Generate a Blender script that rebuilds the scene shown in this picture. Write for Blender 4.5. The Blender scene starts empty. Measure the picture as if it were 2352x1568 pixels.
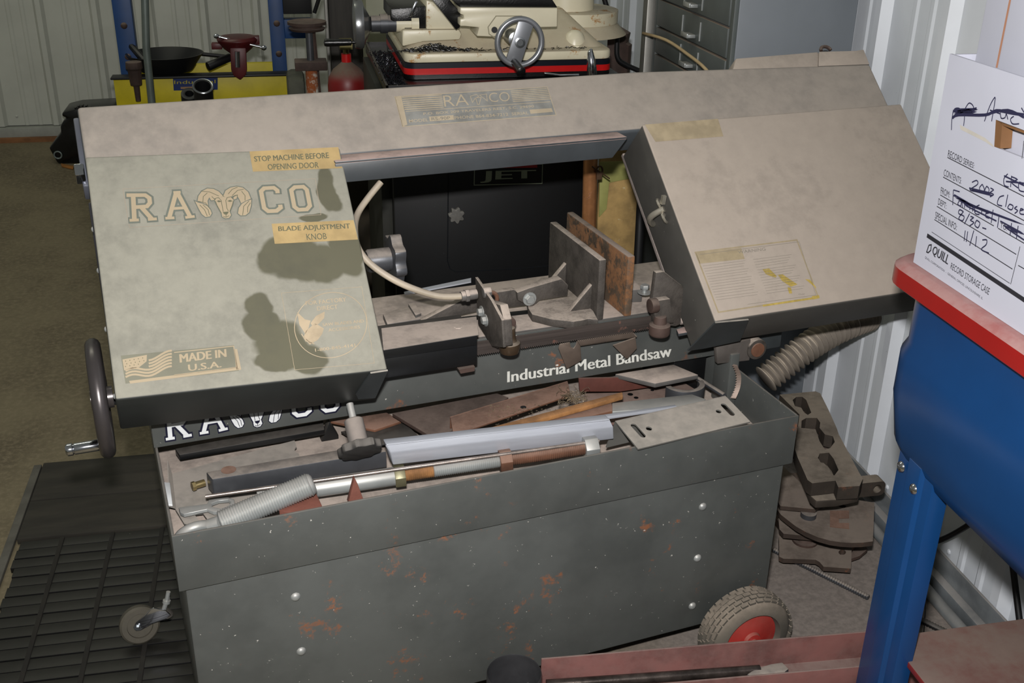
import bpy, bmesh, math, random
from mathutils import Vector, Matrix
from mathutils.geometry import delaunay_2d_cdt
random.seed(7)
SC = bpy.context.scene
COL = SC.collection
R = math.radians

# ------------------------------------------------------------------ camera, world, lights, exposure
W_, H_, F_ = 2352.0, 1568.0, 2500.0
PITCH, ROLL, YAW, CAMH = R(24.8), R(1.0), R(12.0), 1.55
f0 = Vector((0, math.cos(PITCH), -math.sin(PITCH))); r0 = Vector((1, 0, 0)); u0 = r0.cross(f0)
rt = r0 * math.cos(ROLL) + u0 * math.sin(ROLL); up = rt.cross(f0)
RZ = Matrix.Rotation(-YAW, 3, 'Z')
FWD, RT, UP = RZ @ f0, RZ @ rt, RZ @ up
EYE = Vector((0, 0, CAMH))
cam_d = bpy.data.cameras.new('camera'); cam = bpy.data.objects.new('camera', cam_d); COL.objects.link(cam)
cam_d.sensor_width = 36; cam_d.lens = 36 * F_ / W_; cam_d.clip_start = 0.05
cam.matrix_world = Matrix(((RT.x, UP.x, -FWD.x, 0), (RT.y, UP.y, -FWD.y, 0), (RT.z, UP.z, -FWD.z, CAMH), (0, 0, 0, 1)))
SC.camera = cam
SC.view_settings.view_transform = 'Standard'; SC.view_settings.look = 'None'
SC.view_settings.exposure = 0.0; SC.view_settings.gamma = 1.0; SC.view_settings.use_curve_mapping = False
wd = bpy.data.worlds.new('world'); SC.world = wd; wd.use_nodes = True
wd.node_tree.nodes['Background'].inputs[0].default_value = (0.85, 0.87, 0.78, 1)
wd.node_tree.nodes['Background'].inputs[1].default_value = 0.16
fl = bpy.data.lights.new('camera_flash', 'AREA'); fl.shape = 'RECTANGLE'; fl.size = 0.06; fl.size_y = 0.035
fl.energy = 57.0; fl.color = (1.0, 0.97, 0.95)
flo = bpy.data.objects.new('camera_flash', fl); COL.objects.link(flo)
flo.matrix_world = Matrix.Translation(EYE + UP * 0.13 - RT * 0.015 + FWD * 0.0) @ cam.matrix_world.to_3x3().to_4x4()
hl = bpy.data.lights.new('shop_ceiling_light', 'AREA'); hl.shape = 'RECTANGLE'; hl.size = 2.4; hl.size_y = 0.6
hl.energy = 34; hl.color = (0.95, 0.95, 0.76)
hlo = bpy.data.objects.new('shop_ceiling_light', hl); COL.objects.link(hlo); hlo.location = (-1.6, 4.2, 4.2)

# ------------------------------------------------------------------ frames: room axes, saw axes, plane of the saw head
RF = Matrix.Identity(4)
SF = Matrix.Rotation(R(9.8), 4, 'Z')
c42, s42 = math.cos(R(42)), math.sin(R(42))
HF = SF @ Matrix(((1, 0, 0, 0), (0, c42, -s42, 1.60), (0, s42, c42, 0.7349), (0, 0, 0, 1)))
def P(M, px, py, **k):
    """the point of a sight line at a known plane (x=, y= or z=) of frame M"""
    (ax, val), = k.items(); i = 'xyz'.index(ax)
    Mi = M.inverted()
    d = Mi.to_3x3() @ (FWD * F_ + RT * (px - W_ / 2) - UP * (py - H_ / 2)); o = Mi @ EYE
    t = (val - o[i]) / d[i]
    return o + d * t
def PP(M, pts, **k): return [P(M, a, b, **k) for a, b in pts]

# ------------------------------------------------------------------ materials
def lin(h):
    h = h.lstrip('#'); o = []
    for i in (0, 2, 4):
        c = int(h[i:i+2], 16) / 255
        o.append(c / 12.92 if c <= .04045 else ((c + .055) / 1.055) ** 2.4)
    return (*o, 1)
class NT:
    def __init__(s, name):
        s.m = bpy.data.materials.new(name); s.m.use_nodes = True; s.t = s.m.node_tree; s.b = s.t.nodes['Principled BSDF']
        s.tc = s.t.nodes.new('ShaderNodeTexCoord'); s.geo = s.t.nodes.new('ShaderNodeNewGeometry')
    def n(s, ty, **k):
        n = s.t.nodes.new(ty)
        for a, v in k.items(): setattr(n, a, v)
        return n
    def l(s, a, b): s.t.links.new(a, b)
    def noise(s, scale, detail=4, rough=.6, co=None, sc=None):
        n = s.n('ShaderNodeTexNoise'); n.inputs['Scale'].default_value = scale; n.inputs['Detail'].default_value = detail; n.inputs['Roughness'].default_value = rough
        src = co or s.tc.outputs['Object']
        if sc:
            m = s.n('ShaderNodeMapping'); m.inputs['Scale'].default_value = sc; s.l(src, m.inputs[0]); src = m.outputs[0]
        s.l(src, n.inputs['Vector']); return n.outputs['Fac']
    def ramp(s, v, a, b, lo=0., hi=1.):
        n = s.n('ShaderNodeMapRange', interpolation_type='SMOOTHSTEP'); s.l(v, n.inputs[0])
        n.inputs[1].default_value = a; n.inputs[2].default_value = b; n.inputs[3].default_value = lo; n.inputs[4].default_value = hi
        return n.outputs[0]
    def math(s, op, a, b=None, c=None):
        n = s.n('ShaderNodeMath', operation=op)
        for i, v in enumerate((a, b, c)):
            if v is None: continue
            if isinstance(v, (int, float)): n.inputs[i].default_value = v
            else: s.l(v, n.inputs[i])
        return n.outputs[0]
    def mix(s, f, a, b):
        n = s.n('ShaderNodeMix', data_type='RGBA')
        for i, v in ((0, f), (6, a), (7, b)):
            if isinstance(v, (int, float)): n.inputs[i].default_value = v
            elif isinstance(v, tuple): n.inputs[i].default_value = v
            elif isinstance(v, str): n.inputs[i].default_value = lin(v)
            else: s.l(v, n.inputs[i])
        return n.outputs[2]
    def bump(s, v, st, d=.002):
        n = s.n('ShaderNodeBump'); n.inputs['Strength'].default_value = st; n.inputs['Distance'].default_value = d
        s.l(v, n.inputs['Height']); s.l(n.outputs[0], s.b.inputs['Normal'])
def mat(name, base, rough=.5, metal=0., dust=0., dcol='#9a8f84', dall=0., rust=0., rcol='#6e4128', specks=0., mott=.25, mscale=9., bump=.1, scol='#b9b7b0', spec=.5, dlo=.15, stretch=None, stains=None, stcol='#66634f', dmin=.55):
    """painted / bare metal with cloudy variation, settled dust on surfaces facing up, rust blooms and pale chips"""
    q = NT(name); n1 = q.noise(mscale, 5, .6, sc=stretch); n2 = q.noise(mscale * 6, 4, .7)
    def sh(h, k):
        c = lin(h); return tuple(min(1, x * k) for x in c[:3]) + (1,)
    col = q.mix(q.ramp(n1, .3, .7), sh(base, 1 - mott), sh(base, 1 + mott))
    ro = rough
    if rust > 0:
        rf = q.math('MULTIPLY', q.ramp(q.noise(mscale * 2.2, 6, .75), .66 - .3 * rust, .74 - .28 * rust), q.ramp(n2, .25, .5))
        col = q.mix(rf, col, q.mix(n2, sh(rcol, .55), sh(rcol, 1.4)))
        ro = q.math('MULTIPLY_ADD', rf, .9 - rough, rough); metal_s = q.math('MULTIPLY', q.math('SUBTRACT', 1., rf), metal)
    else: metal_s = metal
    if specks > 0:
        sp = q.ramp(q.noise(140, 3, .6), .74 - .08 * specks, .78 - .08 * specks); sp2 = q.ramp(q.noise(30, 2, .5), .45, .6)
        col = q.mix(q.math('MULTIPLY', sp, sp2), col, scol)
    if dust > 0 or dall > 0:
        s = q.n('ShaderNodeSeparateXYZ'); q.l(q.geo.outputs['Normal'], s.inputs[0])
        upf = q.ramp(s.outputs[2], dlo, .65)
        dm = q.ramp(q.math('ADD', q.math('MULTIPLY', n1, .7), q.math('MULTIPLY', n2, .3)), .32, .58, dmin, 1.)
        fac = q.math('MULTIPLY', q.math('MULTIPLY_ADD', upf, dust, dall), dm)
        n = q.n('ShaderNodeClamp'); q.l(fac, n.inputs[0]); fac = n.outputs[0]
        dc = q.mix(n2, sh(dcol, .86), sh(dcol, 1.12))
        if stains:
            wv = q.n('ShaderNodeUVMap'); sep = None
            d = None
            wob = q.n('ShaderNodeTexNoise'); wob.inputs['Scale'].default_value = 9; wob.inputs['Detail'].default_value = 4; q.l(wv.outputs[0], wob.inputs['Vector'])
            off = q.n('ShaderNodeVectorMath', operation='SUBTRACT'); q.l(wob.outputs['Color'], off.inputs[0]); off.inputs[1].default_value = (.5, .5, .5)
            om = q.n('ShaderNodeVectorMath', operation='MULTIPLY_ADD'); q.l(off.outputs[0], om.inputs[0]); om.inputs[1].default_value = (.07, .07, 0); q.l(wv.outputs[0], om.inputs[2])
            for (cu, cw, ru, rw) in stains:
                a = q.n('ShaderNodeVectorMath', operation='SUBTRACT'); q.l(om.outputs[0], a.inputs[0]); a.inputs[1].default_value = (cu, cw, 0)
                b = q.n('ShaderNodeVectorMath', operation='MULTIPLY'); q.l(a.outputs[0], b.inputs[0]); b.inputs[1].default_value = (1 / ru, 1 / rw, 0)
                c = q.n('ShaderNodeVectorMath', operation='LENGTH'); q.l(b.outputs[0], c.inputs[0])
                d = c.outputs['Value'] if d is None else q.math('MINIMUM', d, c.outputs['Value'])
            dc = q.mix(q.ramp(d, .82, 1.04), stcol, dc)
        col = q.mix(fac, col, dc)
        ro = q.math('ADD', q.math('MULTIPLY', fac, .42), ro); n = q.n('ShaderNodeClamp'); q.l(ro, n.inputs[0]); ro = n.outputs[0]
        inv = q.math('SUBTRACT', 1., fac)
        if isinstance(metal_s, float) or isinstance(metal_s, int): metal_s = q.math('MULTIPLY', inv, metal_s) if metal_s else 0.
        else: metal_s = q.math('MULTIPLY', inv, metal_s)
    q.l(col, q.b.inputs['Base Color'])
    for nm, v in (('Roughness', ro), ('Metallic', metal_s)):
        if isinstance(v, (int, float)): q.b.inputs[nm].default_value = v
        else: q.l(v, q.b.inputs[nm])
    q.b.inputs['Specular IOR Level'].default_value = spec
    if bump: q.bump(n2, bump)
    return q.m
def flat(name, h, rough=.6, metal=0., mott=.08): return mat(name, h, rough, metal, mott=mott, bump=0, mscale=20)

# ------------------------------------------------------------------ objects
ROOTM = {}
def tag(o, label=None, cat=None, group=None, kind=None):
    for k, v in (('label', label), ('category', cat), ('group', group), ('kind', kind)):
        if v: o[k] = v
    return o
def thing(name, label, cat, M, base, group=None, kind=None):
    """Empty at the thing's base, turned like frame M about the vertical"""
    o = bpy.data.objects.new(name, None); COL.objects.link(o)
    yaw = math.atan2(M[1][0], M[0][0]); w = M @ Vector(base)
    o.matrix_world = Matrix.Translation(w) @ Matrix.Rotation(yaw, 4, 'Z')
    o.empty_display_size = .05
    ROOTM[o.name] = o.matrix_world.inverted().copy()
    return tag(o, label, cat, group, kind)
class MB:
    def __init__(s, M=RF): s.M = M; s.v = []; s.f = []
    def add(s, vs, fs):
        b = len(s.v); s.v += [Vector(p) for p in vs]; s.f += [[b + i for i in f] for f in fs]; return s
    def face(s, pts): return s.add(pts, [list(range(len(pts)))])
    def hexa(s, p): return s.add(p, [[0, 3, 2, 1], [4, 5, 6, 7], [0, 1, 5, 4], [1, 2, 6, 5], [2, 3, 7, 6], [3, 0, 4, 7]])
    def box(s, x0, x1, y0, y1, z0, z1):
        return s.hexa([(x0, y0, z0), (x1, y0, z0), (x1, y1, z0), (x0, y1, z0), (x0, y0, z1), (x1, y0, z1), (x1, y1, z1), (x0, y1, z1)])
    def prism(s, pts, vec):
        n = len(pts); vec = Vector(vec); a = [Vector(p) for p in pts]; b = [p + vec for p in a]
        return s.add(a + b, [list(range(n))[::-1], list(range(n, 2 * n))] + [[i, (i + 1) % n, n + (i + 1) % n, n + i] for i in range(n)])
    def tube(s, pts, r, seg=10, closed=False):
        pts = [Vector(p) for p in pts]; n = len(pts); rs = r if isinstance(r, (list, tuple)) else [r] * n
        vs, fs = [], []; ref = None
        for i, p in enumerate(pts):
            a = pts[(i - 1) % n] if (closed or i > 0) else p; b = pts[(i + 1) % n] if (closed or i < n - 1) else p
            t = (b - a).normalized() if (b - a).length > 1e-9 else Vector((0, 0, 1))
            if ref is None: ref = t.orthogonal().normalized()
            ref = (ref - t * ref.dot(t)); ref = ref.normalized() if ref.length > 1e-6 else t.orthogonal().normalized()
            bi = t.cross(ref)
            for k in range(seg):
                an = 2 * math.pi * k / seg; vs.append(p + (ref * math.cos(an) + bi * math.sin(an)) * rs[i])
        m = n if closed else n - 1
        for i in range(m):
            j = (i + 1) % n
            for k in range(seg): fs.append([i * seg + k, i * seg + (k + 1) % seg, j * seg + (k + 1) % seg, j * seg + k])
        if not closed: fs += [list(range(seg))[::-1], [(n - 1) * seg + k for k in range(seg)]]
        return s.add(vs, fs)
    def cyl(s, p0, p1, r, seg=16, r1=None): return s.tube([p0, p1], [r, r if r1 is None else r1], seg)
    def lathe(s, p0, ax, prof, seg=20):
        """profile [(height, radius)] about axis ax from p0"""
        p0 = Vector(p0); ax = Vector(ax).normalized(); a = ax.orthogonal().normalized(); b = ax.cross(a)
        vs = []; fs = []
        for h, r in prof:
            for k in range(seg):
                an = 2 * math.pi * k / seg; vs.append(p0 + ax * h + (a * math.cos(an) + b * math.sin(an)) * max(r, 1e-5))
        for i in range(len(prof) - 1):
            for k in range(seg): fs.append([i * seg + k, i * seg + (k + 1) % seg, (i + 1) * seg + (k + 1) % seg, (i + 1) * seg + k])
        fs += [list(range(seg))[::-1], [(len(prof) - 1) * seg + k for k in range(seg)]]
        return s.add(vs, fs)
    def plate(s, outline, holes, o, eu, ev, t):
        """flat plate with holes: 2D outline in axes eu, ev from o, thickness t along eu x ev"""
        o, eu, ev = Vector(o), Vector(eu).normalized(), Vector(ev).normalized(); en = eu.cross(ev)
        loops = [[Vector(p[:2]) * 100 for p in L] for L in [outline] + list(holes)]; vs = []; es = []
        for L in loops:
            b0 = len(vs); vs += L; es += [(b0 + i, b0 + (i + 1) % len(L)) for i in range(len(L))]
        def inside(p, L):
            c = False
            for i in range(len(L)):
                a, b = L[i], L[i - 1]
                if (a.y > p.y) != (b.y > p.y) and p.x < (b.x - a.x) * (p.y - a.y) / (b.y - a.y) + a.x: c = not c
            return c
        ov, oe, of, *_ = delaunay_2d_cdt(vs, es, [], 0, 1e-6)
        tri = []
        for f in of:
            c = sum((ov[i] for i in f), Vector((0, 0))) / len(f)
            if inside(c, loops[0]) and not any(inside(c, L) for L in loops[1:]): tri.append(list(f))
        to3 = lambda p, h: o + eu * (p.x / 100) + ev * (p.y / 100) + en * h
        n = len(ov); cnt = {}
        for f in tri:
            for i in range(len(f)):
                e = (f[i], f[(i + 1) % len(f)]); cnt[tuple(sorted(e))] = cnt.get(tuple(sorted(e)), []) + [e]
        sides = [[e[0][1] , e[0][0], e[0][0] + n, e[0][1] + n] for e in cnt.values() if len(e) == 1]
        return s.add([to3(p, 0) for p in ov] + [to3(p, -t) for p in ov], tri + [[i + n for i in f][::-1] for f in tri] + sides)
    def text(s, body, quad, off=0., clip=None, spacing=1.0, bold=0.):
        """flat lettering fitted to quad [bottom-left, bottom-right, top-right, top-left] (3D points)"""
        c = bpy.data.curves.new('t', 'FONT'); c.body = body; c.offset = off; c.resolution_u = 3; c.align_x = 'CENTER' if '\n' in body else 'LEFT'; c.space_character = spacing
        ob = bpy.data.objects.new('t', c); me = bpy.data.meshes.new_from_object(ob)
        xs = [v.co.x for v in me.vertices]; ys = [v.co.y for v in me.vertices]; x0, x1, y0, y1 = min(xs), max(xs), min(ys), max(ys)
        a, b, cc, d = [Vector(q) for q in quad]
        vs = []
        for v in me.vertices:
            u = (v.co.x - x0) / (x1 - x0); w = (v.co.y - y0) / (y1 - y0)
            vs.append((a * (1 - u) + b * u) * (1 - w) + (d * (1 - u) + cc * u) * w)
        ft = [list(p.vertices) for p in me.polygons]; du = (b - a) * bold; nn = (b - a).cross(d - a).normalized() * .0001
        for k in ((0,) if not bold else (-1, 0, 1)): s.add([v + du * k + nn * (k + 1) for v in vs], ft)
        bpy.data.objects.remove(ob); bpy.data.curves.remove(c); bpy.data.meshes.remove(me); return s
    def stroke(s, pts, w, nrm, closed=False):
        """flat band of width w along pts, lying across normal nrm, mitred"""
        pts = [Vector(p) for p in pts]; n = len(pts); nrm = Vector(nrm).normalized(); L = []; Rr = []
        for i, p in enumerate(pts):
            a = pts[(i - 1) % n] if (closed or i > 0) else None; b = pts[(i + 1) % n] if (closed or i < n - 1) else None
            d1 = (p - a).normalized() if a is not None else None; d2 = (b - p).normalized() if b is not None else None
            if d1 is None: d1 = d2
            if d2 is None: d2 = d1
            n1, n2 = nrm.cross(d1), nrm.cross(d2); m = (n1 + n2); m = m.normalized() if m.length > 1e-6 else n1
            k = w / 2 / max(.4, m.dot(n1)); L.append(p + m * k); Rr.append(p - m * k)
        for i in range(n if closed else n - 1):
            j = (i + 1) % n; s.face([Rr[i], Rr[j], L[j], L[i]])
        return s
    def build(s, name, m, parent=None, bevel=0., seg=2, smooth=38, label=None, cat=None, group=None, kind=None):
        me = bpy.data.meshes.new(name); w = [s.M @ v for v in s.v]
        if parent is not None:
            r = parent
            while r.name not in ROOTM: r = r.parent
            inv = ROOTM[r.name]; mw = None
        else:
            zs = min(p.z for p in w); cx = (min(p.x for p in w) + max(p.x for p in w)) / 2; cy = (min(p.y for p in w) + max(p.y for p in w)) / 2
            yaw = math.atan2(s.M[1][0], s.M[0][0]); mw = Matrix.Translation((cx, cy, zs)) @ Matrix.Rotation(yaw, 4, 'Z'); inv = mw.inverted()
        me.from_pydata([inv @ p for p in w], [], s.f)
        uv = me.uv_layers.new(name='UVMap')
        for lp in me.loops: v = s.v[lp.vertex_index]; uv.data[lp.index].uv = (v.x, v.y)
        bm = bmesh.new(); bm.from_mesh(me)
        bmesh.ops.recalc_face_normals(bm, faces=bm.faces)
        if bevel > 0:
            es = [e for e in bm.edges if len(e.link_faces) == 2 and e.calc_face_angle(0) > R(25)]
            try: bmesh.ops.bevel(bm, geom=es, offset=bevel, segments=seg, affect='EDGES', clamp_overlap=True, profile=.5)
            except Exception: pass
        for f in bm.faces: f.smooth = True
        for e in bm.edges:
            if len(e.link_faces) == 2: e.smooth = e.calc_face_angle(0) < R(smooth)
        bm.to_mesh(me); bm.free(); me.materials.append(m)
        o = bpy.data.objects.new(name, me); COL.objects.link(o)
        if parent is not None: o.parent = parent
        else: o.matrix_world = mw; ROOTM[o.name] = inv.copy()
        return tag(o, label, cat, group, kind)
def circ(cx, cy, r, n=20, ry=None, a0=0, a1=360): return [(cx + r * math.cos(R(a0 + (a1 - a0) * i / n)), cy + (ry or r) * math.sin(R(a0 + (a1 - a0) * i / n))) for i in range(n + (0 if a1 - a0 == 360 else 1))]
def rrect(x0, x1, y0, y1, r, n=4):
    o = []
    for cx, cy, a in ((x1 - r, y1 - r, 0), (x0 + r, y1 - r, 90), (x0 + r, y0 + r, 180), (x1 - r, y0 + r, 270)):
        o += [(cx + r * math.cos(R(a + 90 * i / n)), cy + r * math.sin(R(a + 90 * i / n))) for i in range(n + 1)]
    return o
def V(*a): return Vector(a)
X, Y, Z = V(1, 0, 0), V(0, 1, 0), V(0, 0, 1)
def hexbolt(mb, p, ax, r=.008, h=.006, washer=True, shank=0):
    ax = Vector(ax).normalized(); p = Vector(p)
    if washer: mb.lathe(p, ax, [(0, r * 1.5), (.0015, r * 1.5)], 16); p = p + ax * .0015
    if shank: mb.lathe(p, ax, [(0, r * .55), (shank, r * .55)], 10); p = p + ax * shank
    mb.lathe(p, ax, [(0, r), (h * .8, r), (h, r * .85)], 6)
def rivet(mb, p, ax, r=.006): mb.lathe(p, ax, [(0, r), (r * .35, r * .85), (r * .6, r * .4), (r * .62, .0001)], 10)
# ------------------------------------------------------------------ materials used below
m_paint = mat('machine_paint', '#3b4042', .42, 0, dust=.97, dcol='#9a948a', dall=.0, specks=.3, mott=.2, bump=.05)
m_beam = mat('beam_paint', '#464b4f', .34, 0, dmin=.76, dust=.93, dcol='#9a9187', mott=.2, mscale=6, bump=.05, dlo=.3)
m_guard = mat('guard_paint', '#393d40', .45, 0, dust=.97, dcol='#b79f98', mott=.15, bump=.05, dlo=.5)
STAINS = []
for a, b, ru, rw in ((640, 590, .040, .040), (690, 605, .05, .042), (750, 610, .05, .036), (800, 590, .03, .05), (760, 440, .022, .045), (720, 500, .03, .012), (600, 745, .034, .04), (600, 700, .03, .025), (640, 790, .05, .045), (700, 815, .035, .03), (620, 830, .03, .02)):
    p = P(HF, a, b, z=0); STAINS.append((p.x, p.y, ru, rw))
m_door = mat('left_cover_paint', '#2a2d2c', .5, 0, dmin=.76, dust=.99, dcol='#8f8d81', mott=.2, mscale=7, bump=.03, stains=STAINS, stcol='#5c5a49', dlo=.2)
m_door2 = mat('right_cover_paint', '#333534', .5, 0, dmin=.8, dall=.1, dust=.99, dcol='#a2978c', mott=.2, mscale=5, bump=.04, specks=.2, dlo=.2)
m_tray = mat('tray_paint', '#484c4b', .42, 0, dust=.5, dcol='#7a736b', rust=.23, rcol='#7a4a2c', specks=.6, mott=.18, mscale=5, bump=.08, dall=.08)
m_traytop = mat('dusty_bed_metal', '#5a5856', .6, .2, dust=.97, dcol='#b8aa9f', mott=.2, bump=.12)
m_black = mat('black_paint', '#101112', .38, 0, dust=.5, dcol='#6b6660', mott=.2, bump=.04)
m_blk2 = mat('black_plain', '#0b0c0e', .5, 0, mott=.1, bump=0)
m_cast = mat('dusty_cast_iron', '#33302d', .62, .2, dust=.95, dcol='#a5998e', dall=.10, dlo=.3, mott=.35, mscale=30, bump=.5)
m_castr = mat('rusty_jaw', '#4e4236', .7, .1, dust=.9, dcol='#8f8379', rust=.75, rcol='#7a5537', mott=.45, mscale=8, bump=.3, stretch=(1, .6, 1.6))
m_steel = mat('bare_steel', '#8b8f92', .3, .9, mott=.12, bump=.04)
m_zinc = mat('zinc_plate', '#a5a9a8', .36, .5, dust=.35, dcol='#a89c90', mott=.15, bump=.03)
m_alu = mat('aluminium', '#b9bdc6', .36, .35, mott=.08, bump=.02, stretch=(.3, 6, 6))
m_galv = mat('galvanised_dusty', '#8d8c87', .45, .6, dust=.9, dcol='#a39b92', mott=.15, bump=.03)
m_rust = mat('rust_brown', '#60402f', .8, .1, dust=.6, dcol='#93796b', mott=.4, mscale=14, bump=.4)
m_rusto = mat('rust_orange', '#8a6138', .85, 0, dust=.15, dcol='#a3826a', mott=.4, mscale=20, bump=.5)
m_rustd = mat('rust_dark', '#43342e', .75, .2, dust=.55, dcol='#7d6f66', mott=.4, mscale=12, bump=.3)
m_darkst = mat('dark_steel', '#4a4c50', .45, .5, dust=.9, dcol='#8f867d', mott=.2, bump=.1, dlo=.4)
m_chrome = mat('chrome', '#c9ccd4', .12, 1., mott=.03, bump=0)
m_wheel = mat('dull_iron_wheel', '#4a4646', .3, .55, mott=.12, bump=.03)
m_tan = mat('tan_ink', '#a2937a', .75, 0, mott=.05, bump=0)
m_tan2 = mat('tan_faded', '#958979', .75, 0, mott=.08, bump=0)
m_label = mat('tan_label', '#a68f63', .6, 0, mott=.14, mscale=25, bump=0)
m_ink = flat('grey_ink', '#5f5f4b', .8)
m_navy = flat('navy_outline', '#63685f', .8)
m_white = flat('white_vinyl', '#d6d9da', .4)
m_navy2 = flat('dark_navy_vinyl', '#14152a', .4)
m_swarf = mat('swarf', '#b5a48c', .3, .8, mott=.4, bump=0)

# ------------------------------------------------------------------ floor and walls
q = NT('concrete_floor'); a = q.noise(3, 6, .65); b = q.noise(60, 5, .7)
xyz = q.n('ShaderNodeSeparateXYZ'); q.l(q.geo.outputs['Position'], xyz.inputs[0])
ca = q.mix(q.ramp(a, .3, .7), '#554c3a', '#6f664f'); ca = q.mix(q.ramp(b, .4, .75), ca, '#7b7059')
cb = q.mix(q.ramp(b, .3, .7), '#716a64', '#8a817a')
col = q.mix(q.ramp(q.math('ADD', xyz.outputs[0], q.math('MULTIPLY', a, .3)), .5, 1.), ca, cb)
col = q.mix(q.math('MULTIPLY', q.ramp(q.noise(300, 2, .5), .74, .77), .7), col, '#b8b2a8')
q.l(col, q.b.inputs['Base Color']); q.b.inputs['Roughness'].default_value = .8; q.bump(b, .15)
MB().box(-4, 4, -1.5, 6.4, -.1, 0).build('floor', q.m, kind='structure')

m_wall = mat('white_panel', '#b6b8b0', .42, 0, mott=.06, mscale=4, bump=0, specks=.25, scol='#5d5d55')
m_wallr = mat('white_panel_near', '#cdd2d8', .4, 0, mott=.05, mscale=4, bump=0, specks=.3, scol='#55565a')
m_sheath = flat('wall_backing', '#6b6b66')
def rib_profile(w, pitch=.28, h=.024):
    pts = []; n = int(round(w / pitch))
    for i in range(n):
        o = i * pitch
        pts += [(o, 0), (o + .075, 0), (o + .082, .004), (o + .095, .004), (o + .102, 0), (o + .145, 0), (o + .152, .004), (o + .165, .004), (o + .172, 0), (o + .215, 0), (o + .23, h), (o + .255, h), (o + .27, 0)]
    pts.append((n * pitch, 0)); return pts
def wall(nm, origin, along, inward, length, z0, z1, m, z_cut=None):
    """corrugated sheet wall: backing slab with ribbed panels .84 wide"""
    al, inw = Vector(along), Vector(inward); o = Vector(origin)
    bk = MB(); bk.prism([o - inw * .004, o + al * length - inw * .004, o + al * length - inw * .05, o - inw * .05], (0, 0, z1)); w = bk.build(nm, m_sheath, kind='structure')
    k = 0; pos = 0
    while pos < length - .1:
        pr = rib_profile(.84); mb = MB()
        pt = [o + al * (pos + a) + inw * b for a, b in pr]
        for i in range(len(pt) - 1): mb.face([pt[i] + V(0, 0, z0), pt[i + 1] + V(0, 0, z0), pt[i + 1] + V(0, 0, z1), pt[i] + V(0, 0, z1)])
        # screws along the foot
        for i in range(3): rivet(mb, o + al * (pos + .04 + i * .28) + inw * .0005 + V(0, 0, z0 + .05), inw, .007)
        mb.build('wall_panel', m, w, smooth=12); pos += .84
    return w
wall('wall_back', (-4.006, 6.35, 0), (1, 0, 0), (0, -1, 0), 5.43, .075, 3.2, m_wall)
wall('wall_right', (1.43, 6.35, 0), (0, -1, 0), (-1, 0, 0), 7.6, .02, 3.2, m_wallr)
MB().box(-4, 1.40, 6.30, 6.345, 0.0, .072).build('baseboard_back', flat('white_trim', '#8f918b'), kind='structure', bevel=.004)
MB().box(-4, -.9, 6.262, 6.299, .0, .022).build('trim_1', mat('wood_strip', '#7a5231', .8, mott=.3), kind='structure')
bb = MB(); bb.box(1.375, 1.40, .2, 6.29, 0, .035); bb.box(1.395, 1.402, .2, 6.29, .035, .085)
bb.build('baseboard_right', mat('galv_angle', '#8e9498', .35, .6, dust=.7, dcol='#8b847d'), kind='structure', bevel=.002)
# ================================================================== THE BANDSAW
saw = thing('bandsaw', 'large grey horizontal metal cutting bandsaw on a wheeled cabinet with dusty blade covers', 'bandsaw', SF, (.61, 1.8, 0))
# cabinet and chip tray
cab = MB(SF); cab.box(.045, 1.178, 1.503, 2.19, .10, .47); cab = cab.build('cabinet', m_tray, saw, bevel=.004)
t = MB(SF)
t.box(.035, 1.19, 1.494, 1.4985, .454, .56); t.box(.035, .0395, 1.4985, 2.2, .454, .56); t.box(1.1855, 1.19, 1.4985, 2.2, .454, .56); t.box(.0395, 1.1855, 2.1955, 2.2, .454, .56)
t.build('tray_rim', m_tray, saw, bevel=.0015)
MB(SF).box(.04, 1.185, 1.499, 2.195, .462, .472).build('tray_floor', m_traytop, saw)
for a, b in ((679, 1370), (692, 1495), (1614, 1163), (1602, 1281), (1590, 1391)):
    mb = MB(SF); rivet(mb, P(SF, a, b, y=1.503), (0, -1, 0), .0085); mb.build('rivet', m_zinc, saw)
# bed
bed = MB(SF); bed.box(.033, 1.235, 1.78, 1.786, .56, .68)
bed.box(.033, 1.235, 1.786, 2.03, .56, .566)
bed = bed.build('bed_channel', m_tray, saw, bevel=.002)
MB(SF).box(.033, 1.235, 1.7805, 2.035, .6795, .684).build('bed_top', m_traytop, saw, bevel=.001)
MB(SF).box(1.09, 1.17, 1.80, 2.1, .472, .558).build('bed_pedestal', m_black, saw, bevel=.003, label='dark post under the pivot end of the bed')
MB(SF).box(1.163, 1.185, 1.70, 1.76, .473, .60).build('pivot_post', m_tray, saw, bevel=.003)
# slot and raised strips on the bed
mb = MB(SF); mb.prism(PP(SF, [(968, 738), (1215, 712), (1222, 720), (975, 748)], z=.6845), (0, 0, .0008)); mb.build('bed_slot', m_blk2, saw)
mb = MB(SF); mb.prism(PP(SF, [(880, 733), (935, 715), (985, 742), (890, 757)], z=.684), (0, 0, .012)); mb.prism(PP(SF, [(938, 716), (952, 713), (968, 738), (955, 743)], z=.684), (0, 0, .018)); mb.build('slide_plate', m_traytop, saw, bevel=.001)
mb = MB(SF); mb.prism(PP(SF, [(928, 673), (1082, 641), (1082, 649), (930, 678)], z=.70), (0, 0, .003)); mb.build('scale_strip', m_alu, saw)
# jaws
def jaw(x0, x1, y0, y1, m, nm, lab):
    mb = MB(SF); mb.box(x0, x1, y0, y1, .684, .812); return mb.build(nm, m, saw, bevel=.003, label=lab)
j1 = jaw(.889, .905, 1.775, 2.02, m_cast, 'vise_jaw', 'grey dusty movable vise jaw')
j2 = jaw(.951, .967, 1.775, 2.07, m_castr, 'vise_jaw', 'rust orange faced fixed vise jaw')
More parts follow.
